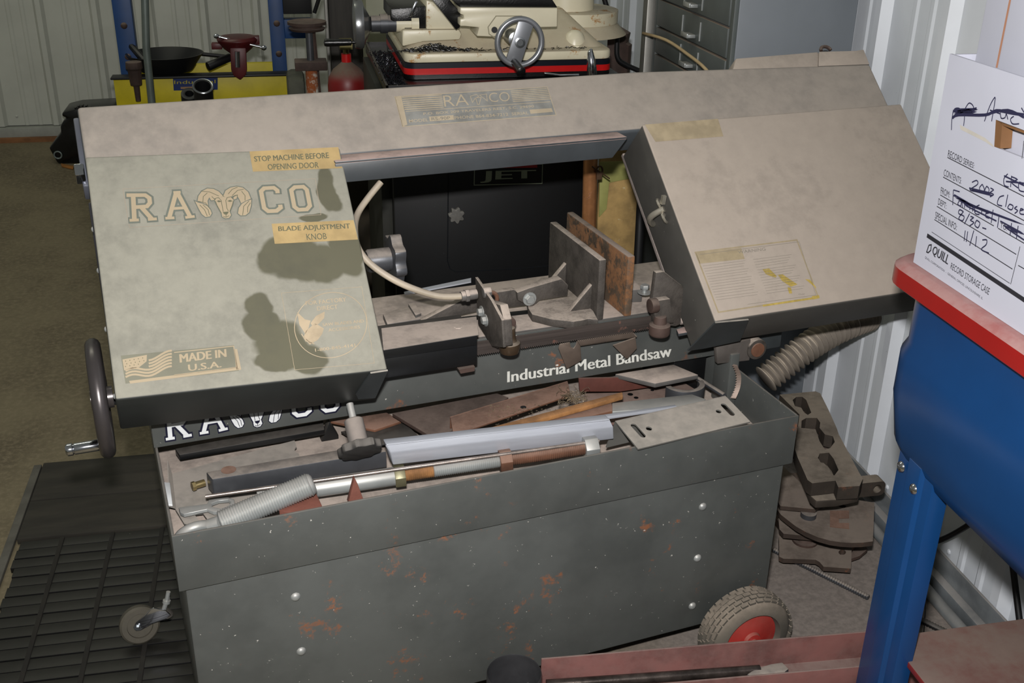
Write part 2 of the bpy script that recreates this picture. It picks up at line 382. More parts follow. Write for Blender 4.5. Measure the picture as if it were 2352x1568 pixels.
# jaw casting with ribs
mb = MB(SF)
base = PP(SF, [(1213, 708), (1222, 722), (1265, 733), (1318, 739), (1352, 731), (1374, 735)], z=.700)
base = [p for p in base if p.x < .885] + [V(.889, 1.79, .700), V(.889, 1.98, .700), V(.86, 1.99, .700), V(.80, 1.93, .700)]
mb.prism([V(p.x, p.y, .6845) for p in base], (0, 0, .016)); mb.build('jaw_casting', m_cast, j1, bevel=.002)
for yy in (1.80, 1.925):
    mb = MB(SF); mb.prism([V(.889, yy, .70), V(.889, yy, .752), V(.842, yy, .70)], (0, .014, 0)); mb.build('jaw_rib', m_cast, j1, bevel=.002)
# vise link arm
mb = MB(SF)
y_a = 1.86
arm = PP(SF, [(968, 738), (1075, 682), (1180, 665), (1212, 680), (1210, 702), (1100, 715), (985, 742)], y=1.86)
mb.prism(arm, (0, .016, 0)); link = mb.build('vise_link', m_cast, saw, bevel=.002)
mb = MB(SF); mb.prism(PP(SF, [(1188, 672), (1215, 662), (1290, 640), (1306, 656), (1304, 680), (1240, 690), (1222, 706), (1190, 690)], y=1.85), (0, .022, 0)); mb.build('link_bracket', m_cast, saw, bevel=.002)
mb = MB(SF); hexbolt(mb, P(SF, 1216, 686, y=1.849), (0, -1, 0), .0095, .007); mb.build('bolt', m_zinc, saw)
for a, b in ((1246, 663), (1289, 657)):
    p = P(SF, a, b + 6, y=1.862); mb = MB(SF); hexbolt(mb, p, Z, .008, .008); mb.build('bolt', m_zinc, saw)
mb = MB(SF); mb.prism([V(.975, 1.84, .684), V(1.02, 1.83, .684), V(1.03, 1.90, .684), V(.975, 1.93, .684)], (0, 0, .03)); mb.build('jaw_block', m_traytop, saw, bevel=.003)
mb = MB(SF); hexbolt(mb, P(SF, 1480, 672, z=.714), Z, .0095, .008, shank=.008); mb.build('bolt', m_zinc, saw)
mb = MB(SF); hexbolt(mb, P(SF, 1052, 757, z=.725), Z, .008, .006, washer=False); gb = mb
# blade guard box in front of the bed on the left
mb = MB(SF); mb.box(.40, .612, 1.70, 1.80, .705, .728); mb.box(.40, .612, 1.70, 1.704, .668, .71); ga = mb.build('guide_arm', m_black, saw, bevel=.002)
mb = MB(SF); mb.prism(PP(SF, [(876, 755), (1094, 728), (1099, 770), (881, 805)], z=.7285), (0, 0, .0012)); mb.build('guide_arm_top', m_traytop, ga)
gb.build('bolt', m_traytop, ga)
mb = MB(SF); mb.prism(PP(SF, [(1054, 849), (1091, 842), (1090, 852), (1058, 858)], y=1.70), (0, .03, 0)); mb.build('guide_arm_tab', m_rustd, ga)
# blade with teeth
yb = 1.735
mb = MB(SF); a = P(SF, 1098, 812, y=yb); b = P(SF, 1598, 746, y=yb); z0 = (a.z + b.z) / 2
zt = z0 + .030
pts = [V(.46, yb, zt), V(1.12, yb, zt)]; n = 165
pts = [V(1.12, yb, zt), V(.46, yb, zt)]
for i in range(n):
    xx = .46 + (1.12 - .46) * i / n; dx = .66 / n
    pts += [V(xx, yb, z0 + .0035), V(xx + dx * .75, yb, z0)]
pts.append(V(1.12, yb, z0 + .0035)); mb.prism(pts, (0, .0012, 0)); bl = mb.build('saw_blade', mat('blade_steel', '#5c5450', .35, .6, mott=.3, rust=.25, rcol='#6b4334', stretch=(.2, 5, 12)), saw)
# blade guides
g1 = MB(SF); g1.prism(PP(SF, [(1091, 636), (1128, 690), (1152, 735), (1156, 798), (1130, 795), (1098, 745)], x=.645), (.006, 0, 0)); g1 = g1.build('blade_guide', m_cast, saw, bevel=.001, label='guide plate beside the guide arm')
mb = MB(SF); mb.prism(PP(SF, [(1118, 690), (1148, 700), (1157, 735), (1160, 795), (1140, 800), (1120, 765)], x=.652), (.016, 0, 0)); mb.build('guide_block', m_cast, g1, bevel=.002)
c1 = P(SF, 1168, 742, y=1.715); mb = MB(SF); mb.cyl(c1 + V(0, .012, 0), c1 - V(0, .006, 0), .0135, 20); mb.build('guide_roller', m_rustd, g1, bevel=.002)
c1 = P(SF, 1170, 790, y=1.70); mb = MB(SF); mb.lathe(c1 - V(0, 0, .016), Z, [(0, .018), (.012, .020), (.020, .020), (.022, .014), (.034, .011), (.050, .010)], 20); mb.build('guide_bearing', mat('bearing_bronze', '#5a4a3a', .35, .6, dust=.8, dcol='#8d8377'), g1, bevel=.001)
mb = MB(SF); 
for a, b in ((1107, 716), (1116, 735)): hexbolt(mb, P(SF, a, b, x=.645), (-1, 0, 0), .008, .007)
mb.build('bolt', m_zinc, g1)
g2 = MB(SF); g2.prism(PP(SF, [(1507, 626), (1525, 623), (1566, 655), (1572, 665), (1564, 745), (1552, 750), (1502, 745), (1497, 700)], y=1.72), (0, .014, 0)); g2 = g2.build('blade_guide', m_cast, saw, bevel=.003, label='guide plate beside the right blade cover')
mb = MB(SF); mb.prism(PP(SF, [(1500, 692), (1540, 686), (1548, 742), (1506, 744)], y=1.70), (0, .018, 0)); mb.build('guide_block', m_cast, g2, bevel=.002)
c1 = P(SF, 1496, 702, y=1.70); mb = MB(SF); mb.cyl(c1 + V(-.004, 0, 0), c1 + V(.012, 0, 0), .0145, 20); mb.build('guide_roller', m_rustd, g2, bevel=.002)
c1 = P(SF, 1514, 764, y=1.70); mb = MB(SF); mb.lathe(c1 - V(0, 0, .004), Z, [(0, .019), (.004, .021), (.022, .021), (.024, .013), (.04, .012)], 20); mb.build('guide_bearing', m_rustd, g2, bevel=.001)
mb = MB(SF); mb.prism(PP(SF, [(1560, 680), (1588, 684), (1586, 728), (1568, 722)], y=1.745), (0, .006, 0)); mb.build('guide_tab', m_cast, g2, bevel=.001)
mb = MB(SF); mb.prism(PP(SF, [(1553, 762), (1600, 747), (1606, 763), (1558, 773)], z=.665), (0, 0, .006)); mb.build('bed_stop', m_guard, saw, bevel=.001)
# v shaped work stop in front of the bed
st = MB(SF)
st.prism(PP(SF, [(1283, 800), (1287, 790), (1309, 786), (1312, 797), (1318, 800), (1323, 793), (1326, 783), (1333, 790), (1336, 828), (1302, 847)], y=1.755), (0, .003, 0))
st.prism(PP(SF, [(1408, 793), (1460, 775), (1463, 800), (1440, 825)], y=1.75), (0, .003, 0))
ta = PP(SF, [(1326, 783), (1452, 762), (1463, 775), (1334, 795)], y=1.752); st.prism([ta[3], ta[2], ta[2] + V(0, .02, .003), ta[3] + V(0, .02, .003)], (0, 0, .003))
st.prism(ta, (0, .004, 0))
st.build('work_stop', mat('rusty_bracket', '#5b4f46', .7, .3, dust=.9, dcol='#96897d', mott=.3), saw, bevel=.0008)
# pivot
mb = MB(SF); pv = P(SF, 1740, 803, y=1.70)
mb.prism(PP(SF, [(1645, 797), (1725, 778), (1722, 828), (1648, 836)], y=1.705), (0, .012, 0)); mb.build('pivot_tab', mat('pivot_tab', '#55504c', .65, .3, dust=.3, mott=.35, specks=.6, bump=.4), saw, bevel=.002)
mb = MB(SF); mb.cyl(pv, pv + V(0, .10, 0), .0225, 24); pb = mb.build('pivot_boss', m_cast, saw, bevel=.002)
mb = MB(SF); mb.cyl(pv - V(0, .003, 0), pv + V(0, .01, 0), .0155, 20); mb.build('pivot_pin', m_rust, pb, bevel=.001)
mb = MB(SF); mb.box(1.19, 1.32, 1.75, 2.05, .57, .66); mb.build('pivot_arm', m_paint, saw, bevel=.004)
# handwheel with chrome crank
hc = V(-.04, 1.72, .703)
mb = MB(SF); mb.tube([hc + V(0, math.cos(a) * .088, math.sin(a) * .088) for a in [2 * math.pi * i / 40 for i in range(40)]], .0125, 12, closed=True)
for k in range(3):
    an = R(90 + 120 * k); mb.cyl(hc, hc + V(0, math.cos(an) * .085, math.sin(an) * .085), .007, 8)
mb.cyl(hc - V(.015, 0, 0), hc + V(.02, 0, 0), .018, 16)
hw = mb.build('vise_handwheel', m_wheel, saw)
mb = MB(SF); mb.cyl(hc, V(.04, 1.80, .64), .009, 12); mb.build('vise_screw', m_steel, hw)
h0 = hc + V(-.006, -.005, -.083); mb = MB(SF); mb.lathe(h0, (-1, 0, 0), [(0, .007), (.006, .0098), (.046, .0098), (.0465, .0085), (.048, .0085), (.0485, .0105), (.057, .0105), (.060, .007)], 18); mb.build('crank_handle', m_chrome, hw, bevel=.0005)

# ---------------- head: covers and beam (frame HF: x along, y up the slope, z out of the cover face)
def cover(nm, m, u0, u1, w0, w1, dep, foot=0, skip_top=False):
    mb = MB(HF); t_ = .003
    mb.box(u0, u1, w0, w1, -t_, 0)
    mb.box(u0, u0 + t_, w0, w1, -dep, -t_); mb.box(u1 - t_, u1, w0, w1, -dep, -t_)
    mb.box(u0 + t_, u1 - t_, w0, w0 + t_, -dep, -t_); mb.box(u0 + t_, u1 - t_, w1 - t_, w1, -dep, -t_)
    return mb.build(nm, m, saw, bevel=.0035)
UL0 = -.014; UL1 = P(HF, 891, 850, z=0).x + .008; WT = P(HF, 197, 360, z=0).y - .004
# the left cover is one bent sheet; its right edge leans slightly
mb = MB(HF); tl, tr, br, bl_ = [P(HF, a, b, z=0) for a, b in ((195, 360), (780, 338), (891, 850), (265, 919))]
mb.hexa([V(q.x, q.y, -.135) for q in (bl_, br, tr, tl)] + [bl_, br, tr, tl]); dl = mb.build('left_blade_cover', m_door, saw, bevel=.004, seg=3)
tl, tr, br_ = [P(HF, a, b, z=0) for a, b in ((1475, 285), (2070, 238), (1643, 740))]
mb = MB(HF); u1 = tr.x; q = [V(br_.x, br_.y, 0), V(u1, br_.y, 0), V(u1, tr.y, 0), V(tl.x, tl.y, 0)]
mb.hexa([V(p.x, p.y, -.115) for p in q] + q); dr = mb.build('right_blade_cover', m_door2, saw, bevel=.004, seg=3)
U1 = u1
# lips at the lower inner corners of the covers
mb = MB(HF); a, b = br, P(HF, 864, 914, y=-.001)
lp = PP(HF, [(891, 851), (862, 914), (823, 917), (817, 905), (800, 908)], y=-.001)
mb.prism([V(br.x, -.001, -.001), V(br.x - .03, -.001, -.001)] + [lp[3], lp[2], lp[1]], (0, .003, 0)); mb.build('cover_lip', m_paint, dl)
mb = MB(HF); mb.prism(PP(HF, [(1643, 742), (1579, 806), (1620, 800), (1700, 783), (1720, 735)], y=br_.y - .003), (0, .003, 0)); mb.build('cover_lip', m_paint, dr)
# back plate behind the right cover
mb = MB(HF); bp = PP(HF, [(1430, 352), (1447, 352), (1480, 470), (1548, 640), (1536, 642), (1478, 520)], z=-.118)
mb.box(bp[0].x, U1 - .02, .05, bp[0].y, -.128, -.118); mb.build('frame_plate', mat('frame_plate', '#4b4b50', .5, .2, dust=.4, dcol='#b0a299', dall=.55, specks=1.), dr, bevel=.001)
# beam
mb = MB(HF); pa = P(HF, 176, 244, z=-.02); pb_ = P(HF, 1998, 146, z=-.02); pc = P(HF, 1460, 163, z=-.02)
w_t = pa.y; u_l = P(HF, 176, 244, z=-.02).x; u_r = pb_.x
w_b = P(HF, 1400, 294, z=-.02).y - .012
q = [V(u_l, w_b, -.02), V(u_r, w_b, -.02), V(u_r, pb_.y, -.02), V(pc.x, pc.y, -.02), V(u_l, w_t, -.02)]
mb.prism(q, (0, 0, -.075)); bm_ = mb.build('frame_beam', m_beam, saw, bevel=.007, seg=4)
mb = MB(HF); q = PP(HF, [(1667, 158), (1690, 133), (1880, 118), (1878, 148)], z=-.03); mb.prism([V(q[0].x, w_t - .03, -.03), V(q[1].x, q[1].y, -.03), V(q[2].x, q[2].y, -.03), V(q[3].x, w_t - .03, -.03)], (0, 0, -.10)); mb.build('motor_housing', m_door2, saw, bevel=.004)
mb = MB(HF); q = PP(HF, [(1880, 152), (1882, 118), (1966, 116), (1984, 113), (1998, 148)], z=-.026); mb.prism(q, (0, 0, -.085)); mb.build('motor_bracket', m_door2, saw, bevel=.002)
mb = MB(HF); q = P(HF, 1897, 116, z=-.04); mb.tube([q + V(math.cos(a) * .013, math.sin(a) * .011, 0) for a in [math.pi * i / 8 for i in range(9)]], .004, 8); mb.build('lifting_eye', m_rustd, saw)
xl = P(HF, 164, 246, z=-.06).x
mb = MB(HF); mb.box(xl, u_l + .002, w_b, w_t - .002, -.095, -.05); mb.build('end_flange', mat('flange_blue_grey', '#5d6069', .35, .2, mott=.15), bm_, bevel=.003)
mb = MB(HF); mb.box(xl + .004, .02, .035, w_b + .02, -.150, -.136); mb.build('frame_plate', mat('side_steel', '#3c3c42', .3, .4, mott=.15), dl, bevel=.002)
# blade return guard between the covers
y_g = 1.90
g = PP(SF, [(786, 368), (1440, 325), (1402, 364), (805, 417)], y=y_g); zt = (g[0].z + g[1].z) / 2; zb = (g[2].z + g[3].z) / 2
mb = MB(SF); mb.prism([V(.41, y_g, zt), V(g[1].x, y_g, zt), V(g[1].x - .03, y_g, zb), V(.41, y_g, zb)], (0, .004, 0)); mb.box(.41, g[1].x, y_g, y_g + .045, zt, zt + .004); mb.build('blade_guard', m_guard, saw, bevel=.0015)
# knobs
def lobed(mb, c, ax, r, h, n=7, d=.18):
    ax = Vector(ax).normalized(); a = ax.orthogonal().normalized(); b = ax.cross(a); k = 8 * n
    pts = [c + (a * math.cos(2 * math.pi * i / k) + b * math.sin(2 * math.pi * i / k)) * r * (1 - d / 2 + d / 2 * math.cos(2 * math.pi * i * n / k)) for i in range(k)]
    mb.prism(pts, ax * h)
kc = P(HF, 800, 912, y=.012); kx = V(0, -1, 0)
kc = V(kc.x, -.0005, kc.z)
mb = MB(HF); mb.cyl(kc, kc + kx * .04, .0065, 12); kn = mb.build('tension_rod', m_zinc, dl)
mb = MB(HF); mb.lathe(kc + kx * .03, kx, [(0, .015), (.002, .017), (.05, .0175), (.052, .016)], 20); mb.build('knob_hub', mat('knob_hub_dusty', '#6f6a66', .7, .2, dust=.6, dcol='#9a8f86'), kn)
mb = MB(HF); lobed(mb, kc + kx * .078, kx, .040, .016, 9, .12); mb.build('lobed_knob', mat('knob_dusty_black', '#1b1b1c', .6, 0, dust=.5, dcol='#77726c', dall=.12, mott=.3), kn, bevel=.004)
kc = P(SF, 842, 600, y=1.86)
mb = MB(SF); mb.lathe(kc, X, [(0, .019), (.004, .022), (.044, .022)], 20); kn = mb.build('knob_hub', m_darkst, saw, label='hub of the upright lobed knob beside the left cover')
mb = MB(SF); lobed(mb, kc + V(.044, 0, 0), X, .048, .022, 7, .2); mb.build('lobed_knob', m_darkst, kn, bevel=.003)
# coolant tube
mb = MB(SF)
cp = [(875, 418, 1.93), (845, 455, 1.92), (822, 490, 1.90), (815, 525, 1.86), (822, 568, 1.82), (850, 605, 1.80), (900, 640, 1.78), (955, 665, 1.77), (1010, 680, 1.76), (1062, 680, 1.755)]
pts = [P(SF, a, b, y=c) for a, b, c in cp]
def spline(pts, n=6):
    o = []
    for i in range(len(pts) - 1):
        p0 = pts[max(0, i - 1)]; p1 = pts[i]; p2 = pts[i + 1]; p3 = pts[min(len(pts) - 1, i + 2)]
        for k in range(n):
            t = k / n; o.append(.5 * ((2 * p1) + (p2 - p0) * t + (2 * p0 - 5 * p1 + 4 * p2 - p3) * t * t + (3 * p1 - p0 - 3 * p2 + p3) * t ** 3))
    o.append(pts[-1]); return o
mb.tube(spline(pts), .0062, 12); tb = mb.build('coolant_tube', mat('tube_plastic', '#a39886', .45, 0, dust=.5, dcol='#9a8f84'), saw)
mb = MB(SF); e = pts[-1]; d = V(1, 0, .03); mb.cyl(e - d * .003, e + d * .028, .0095, 16); mb.cyl(e + d * .005, e + d * .012, .0125, 6); mb.cyl(e + d * .04, e + d * .055, .010, 12); mb.build('tube_fitting', m_traytop, tb, bevel=.001)
mb = MB(SF); mb.tube([e + d * .055 + V(.012 * math.sin(a), -.004, .014 * math.cos(a) - .014) for a in [math.pi * i / 8 for i in range(9)]], .004, 8); mb.build('copper_elbow', m_rust, tb)
# latch on the right cover
lc = P(HF, 1506, 512, x=br_.x - .0)
lc = V(tl.x, lc.y, -.055)
mb = MB(HF); 
for s in (-1, 1):
    c = lc + V(-.003, s * .016, .02); mb.tube([c + V(-.008 * math.sin(a), .010 * math.cos(a), .008 * math.sin(a)) for a in [math.pi * 2 * i / 10 for i in range(10)]], .003, 8, closed=True)
mb.tube([lc + V(-.002 - .018 * math.sin(a), 0, .028 - .06 * a / math.pi) for a in [math.pi * i / 10 for i in range(11)]], .0065, 10)
mb.prism([lc + V(0, .012, .03), lc + V(0, .022, .045), lc + V(0, .016, .05), lc + V(0, .006, .034)], (-.008, 0, 0))
mb.build('latch', mat('latch_zinc', '#b0ab9d', .3, .7, dust=.3), dr)
# hinge strap and rivets along the left side of the left cover
mb = MB(HF); mb.box(bl_.x - .012, bl_.x + .004, .445, .468, -.05, -.02); mb.build('hinge', m_chrome, dl, bevel=.002)
for w in (.05, .17, .28, .36):
    mb = MB(HF); rivet(mb, (bl_.x + (w / .48) * .006 - .001, w, -.06), (-1, 0, 0), .005); mb.build('rivet', m_zinc, dl)
# wheels of the cabinet
def saw_wheel(c, lab):
    r_ = .097; wd_ = .068; mb = MB(SF)
    mb.lathe(c, (0, -1, 0), [(.02, r_ * .6), (0, r_ * .62), (.006, r_ * .86), (.014, r_ * .97), (wd_ * .5, r_), (wd_ - .014, r_ * .97), (wd_ - .004, r_ * .86), (wd_, r_ * .66), (wd_ - .02, r_ * .62)], 48)
    w = mb.build('wheel', mat('tyre_rubber', '#4a4740', .9, 0, dust=.9, dcol='#8a7f72', dall=.1, mott=.15, dlo=.0), saw, smooth=60, label=lab)
    tr_ = MB(SF); N = 34
    for i in range(N):
        for j in range(5):
            a = 2 * math.pi * (i + .5 * (j % 2)) / N; a2 = .8 * math.pi * 2 / N / 2
            y0 = c.y - .012 - j * .0105; y1 = y0 - .0085; rr = r_ + .0025 - .0009 * abs(j - 2) ** 2
            q = []
            for (aa, yy, r2) in ((a - a2, y0, rr - .004), (a + a2, y0, rr - .004), (a + a2, y1, rr - .004), (a - a2, y1, rr - .004), (a - a2, y0, rr), (a + a2, y0, rr), (a + a2, y1, rr), (a - a2, y1, rr)):
                q.append(V(c.x + math.cos(aa) * r2, yy, c.z + math.sin(aa) * r2))
            tr_.hexa(q)
    tr_.build('tread', bpy.data.materials['tyre_rubber'], w, kind='stuff')
    mb = MB(SF); mb.lathe(c - V(0, wd_ - .019, 0), (0, -1, 0), [(0, r_ * .64), (.006, r_ * .62), (.008, r_ * .5), (.012, r_ * .35), (.013, r_ * .2), (.02, r_ * .18), (.02, .008), (.03, .008)], 32)
    mb.build('hub', mat('red_hub', '#9c2420', .25, 0, dust=.5, dcol='#8a7468', dlo=-.2), w, smooth=30)
wc = P(SF, 1700, 1478, y=1.425); wc.z = .108; wc.y = 1.497
saw_wheel(V(1.108, 1.50, .088), 'tyre with red hub at the right front of the cabinet')
mb = MB(SF); mb.cyl(V(1.108, 1.45, .088), V(1.108, 2.25, .088), .008, 12); mb.build('axle', m_steel, saw)
# flexible conduit behind the pivot
path = [P(SF, a, b, y=y) for a, b, y in ((1757, 872, 1.93), (1800, 838, 1.93), (1850, 800, 1.93), (1900, 768, 1.94), (1955, 742, 1.95), (2000, 726, 1.97))]
sp = spline(path, 30); L = [0]
for i in range(1, len(sp)): L.append(L[-1] + (sp[i] - sp[i - 1]).length)
rr = [.0315 + .005 * math.sin(l / .0145 * 2 * math.pi) for l in L]
mb = MB(SF); mb.tube(sp, rr, 20); mb.build('corrugated_hose', mat('hose_plastic', '#5c564f', .7, 0, dust=.9, dcol='#b0a494', dall=.15), saw, smooth=60)
# ================================================================== lettering and stickers on the saw
def crop(s, ox, oy): return lambda x, y: (ox + s * x, oy + s * y)
def on(M, f, pts, **k): return [P(M, *f(a, b), **k) for a, b in pts]
def dec(nm, m, par, M=HF): return MB(M)
ZN = V(0, 0, 1)
c5 = crop(.44643, 150, 320); c4 = crop(.20408, 270, 400); px1 = crop(1, 0, 0)
def zk(l): return dict(z=.0004 + .0003 * l)
# yellow warning stickers on the left cover
for nm, q, lines in (('sticker', [(573, 348), (777, 338), (786, 386), (581, 394)], [('STOP MACHINE BEFORE', [(585, 371), (756, 363), (754, 350), (583, 359)]), ('OPENING DOOR', [(616, 390), (732, 385), (731, 372), (614, 377)])]),
                     ('sticker', [(624, 514), (812, 505.5), (822, 550), (631, 560)], [('BLADE ADJUSTMENT', [(640, 534), (805, 528), (803, 513), (639, 520)]), ('KNOB', [(705, 551), (751, 549), (749, 535), (703, 537)])])):
    mb = MB(HF); mb.prism(on(HF, px1, q, z=.0001), (0, 0, .0005)); s_ = mb.build(nm, m_label, dl, label='tan sticker reading ' + ' '.join(l[0] for l in lines).lower())
    mb = MB(HF)
    for tx, qd in lines: mb.text(tx, on(HF, px1, qd, z=.0009), bold=.0022)
    mb.build('lettering', m_ink, s_)
# ram logo, drawn once in sketch units and mapped to two surfaces
LOGO_S = [([(175, 235), (190, 515)], 50, 0), ([(100, 236), (310, 235), (358, 268), (364, 322), (330, 362), (205, 370)], 48, 0), ([(268, 372), (388, 505)], 50, 0), ([(135, 519), (240, 514)], 36, 0), ([(342, 509), (442, 502)], 36, 0),
          ([(660, 205), (582, 490)], 48, 0), ([(672, 205), (818, 480)], 48, 0), ([(610, 387), (765, 377)], 36, 0), ([(538, 495), (640, 490)], 34, 0), ([(762, 487), (868, 474)], 34, 0), ([(628, 206), (710, 202)], 36, 0),
          ([(1802, 214), (1798, 182), (1758, 152), (1650, 158), (1615, 192), (1650, 380), (1695, 416), (1790, 412), (1836, 376), (1830, 343)], 50, 0), ([(1955, 180), (1995, 145), (2090, 140), (2130, 175), (2165, 355), (2130, 395), (2035, 400), (1990, 365)], 50, 1)]
LOGO_P = [[(1190, 250), (1140, 195), (1080, 165), (1010, 160), (950, 190), (910, 245), (900, 303), (960, 322), (1020, 352), (1012, 300), (1030, 262), (1090, 272), (1150, 262)],
          [(872, 303), (905, 318), (960, 332), (1010, 358), (1045, 400), (1060, 440), (1040, 475), (990, 482), (950, 450), (920, 400)],
          [(1190, 245), (1215, 185), (1270, 150), (1340, 138), (1410, 150), (1470, 200), (1500, 275), (1440, 300), (1392, 328), (1370, 280), (1340, 232), (1300, 244), (1270, 255), (1220, 262)],
          [(1506, 285), (1503, 350), (1480, 430), (1440, 462), (1385, 464), (1355, 440), (1365, 380), (1400, 332), (1450, 302)],
          [(1100, 274), (1140, 266), (1190, 252), (1230, 264), (1275, 257), (1305, 290), (1290, 350), (1262, 420), (1278, 460), (1255, 492), (1215, 497), (1180, 480), (1170, 440), (1120, 350), (1095, 300)],
          [(1025, 248), (1080, 260), (1092, 290), (1055, 295)], [(1347, 238), (1340, 275), (1310, 285), (1300, 258)]]
LOGO_L = [[(905, 303), (990, 322), (1045, 392)], [(960, 312), (965, 250), (1010, 210)], [(940, 190), (1040, 200), (1140, 245)], [(1245, 222), (1290, 170), (1350, 145)], [(1290, 240), (1350, 182), (1420, 168)], [(1395, 190), (1435, 240), (1435, 296)],
          [(925, 345), (980, 400), (1010, 470)], [(960, 342), (1020, 400), (1035, 460)], [(1480, 300), (1420, 360), (1408, 460)], [(1495, 320), (1465, 370), (1465, 430)], [(1095, 290), (1105, 270), (1135, 262), (1165, 292), (1190, 420)], [(1300, 275), (1275, 254), (1235, 262), (1218, 295), (1230, 380), (1248, 415)],
          [(1100, 300), (1120, 350), (1170, 440)], [(1303, 300), (1290, 350), (1262, 420)], [(1190, 474), (1220, 484), (1255, 466)], [(1222, 455), (1220, 478)], [(1190, 250), (1186, 225)], [(1060, 250), (1095, 285)], [(1300, 262), (1318, 240), (1350, 232), (1348, 262)]]
LOGO_E = [[(1115, 302), (1140, 292), (1172, 306), (1140, 316)], [(1235, 302), (1265, 288), (1297, 302), (1265, 312)], [(1183, 425), (1252, 420), (1240, 445), (1222, 458), (1198, 448)]]
def logo(M, fmap, unit, nrm, par, ml, mo, mi, m_p=None):
    """fmap(x, y, layer) -> point in frame M; unit = metres per sketch unit"""
    mb = MB(M); nz_ = Vector(nrm) * .000025
    for i_, (pts, w, cl) in enumerate(LOGO_S):
        q = [fmap(a, b, 0) + nz_ * (i_ % 6) for a, b in pts]
        if not cl:
            e = 14 * unit; q[0] = q[0] + (q[0] - q[1]).normalized() * e; q[-1] = q[-1] + (q[-1] - q[-2]).normalized() * e
        mb.stroke(q, (w + 46) * unit, nrm, closed=bool(cl))
    for i_, pts in enumerate(LOGO_P): mb.stroke([fmap(a, b, 0) + nz_ * (i_ + .5) for a, b in pts], 22 * unit, nrm, closed=True)
    lo = mb.build('logo_outline', mo, par)
    mb = MB(M)
    for i_, (pts, w, cl) in enumerate(LOGO_S): mb.stroke([fmap(a, b, 1) + nz_ * (i_ % 6) for a, b in pts], w * unit, nrm, closed=bool(cl))
    for i_, pts in enumerate(LOGO_P): mb.face([fmap(a, b, 1) + nz_ * (i_ + .5) for a, b in pts])
    mb.build('logo_letters', ml, par)
    mb = MB(M)
    for pts in LOGO_L: mb.stroke([fmap(a, b, 2) for a, b in pts], 7 * unit, nrm)
    for pts in LOGO_E: mb.face([fmap(a, b, 2) for a, b in pts])
    mb.build('logo_lines', mi, par)
fd = lambda x, y, l: P(HF, *c4(x, y), **zk(l))
A_, B_ = fd(135, 537, 0), fd(2190, 420, 0); unit = (B_ - A_).length / 2058
logo(HF, fd, unit, ZN, dl, m_tan, m_navy, m_ink)
mb = MB(HF); mb.stroke([fd(60, 165, -.5), (fd(2225, 50, -.5)), fd(2290, 455, -.5), fd(135, 600, -.5)], .0008, ZN, closed=True); mb.build('logo_film_edge', m_tan2, dl)
A2, B2 = P(SF, 381, 1012, y=1.7795), P(SF, 779, 944, y=1.7795)
va = Vector((B_.x - A_.x, B_.y - A_.y)); vb = Vector((B2.x - A2.x, B2.z - A2.z)); sc_ = vb.length / va.length; dr_ = math.atan2(vb.y, vb.x) - math.atan2(va.y, va.x)
def fb(x, y, l):
    p = fd(x, y, 0); v = Vector((p.x - A_.x, p.y - A_.y)) * sc_; c, s = math.cos(dr_), math.sin(dr_)
    return V(A2.x + v.x * c - v.y * s, 1.7795 - .0003 * l, A2.z + v.x * s + v.y * c)
logo(SF, fb, unit * sc_, (0, -1, 0), bed, m_white, m_navy2, m_navy2)
mb = MB(SF); mb.text('Industrial Metal Bandsaw', on(SF, px1, [(1166, 878), (1542, 818), (1541, 793), (1166, 853)], y=1.7792), bold=.0026); mb.build('lettering', mat('white_worn_vinyl', '#cfd0c9', .5, 0, rust=.25, rcol='#4c4c48', mott=.1, bump=0, mscale=22), bed)
# made in usa sticker
mb = MB(HF); f = lambda a, b, l=0: P(HF, *c5(a, b), **zk(l))
mb.prism([f(285, 1112, -1), f(868, 1058, -1), f(893, 1190, -1), f(310, 1256, -1)], (0, 0, .0001)); us = mb.build('sticker', mat('dark_sticker', '#706f60', .7, 0, mott=.12), dl, label='dark sticker with a waving flag reading made in USA')
mb = MB(HF)
mb.stroke([f(560, 1096), f(866, 1063), f(884, 1172), f(560, 1212)], .0016, ZN); mb.face([f(868, 1078), f(884, 1078), f(905, 1182), f(880, 1186)]); mb.face([f(328, 1242), f(880, 1172), f(905, 1184), f(334, 1256)])
for k in range(6):
    y0 = 1150 + 16 * k; pts = []
    for i in range(15):
        x = 310 + i * 17; am = 13 * math.sin(i * .55 + .6); pts.append((x, y0 - (x - 310) * .22 - am - (10 if k < 2 else 0) * 0))
    if k < 3: pts = pts[7:]
    mb.stroke([f(a, b) for a, b in pts], .0034, ZN)
mb.face([f(294, 1132), f(420, 1108), f(418, 1142), f(380, 1172), f(303, 1188)])
mb.text('MADE IN', [f(592, 1148), f(828, 1118), f(825, 1078), f(588, 1105)], bold=.011); mb.text('U.S.A.', [f(635, 1192), f(803, 1172), f(800, 1140), f(632, 1158)], bold=.011)
mb.build('print', m_tan, us)
mb = MB(HF)
for i in range(5):
    for j in range(3):
        if i + j < 6: a, b = 310 + i * 22 + 6 * (j % 2), 1140 - i * 4 + j * 14; mb.face([f(a + 3 * math.cos(t), b + 3 * math.sin(t), 1) for t in (0, 1.57, 3.14, 4.71)])
mb.build('flag_stars', m_ink, us)
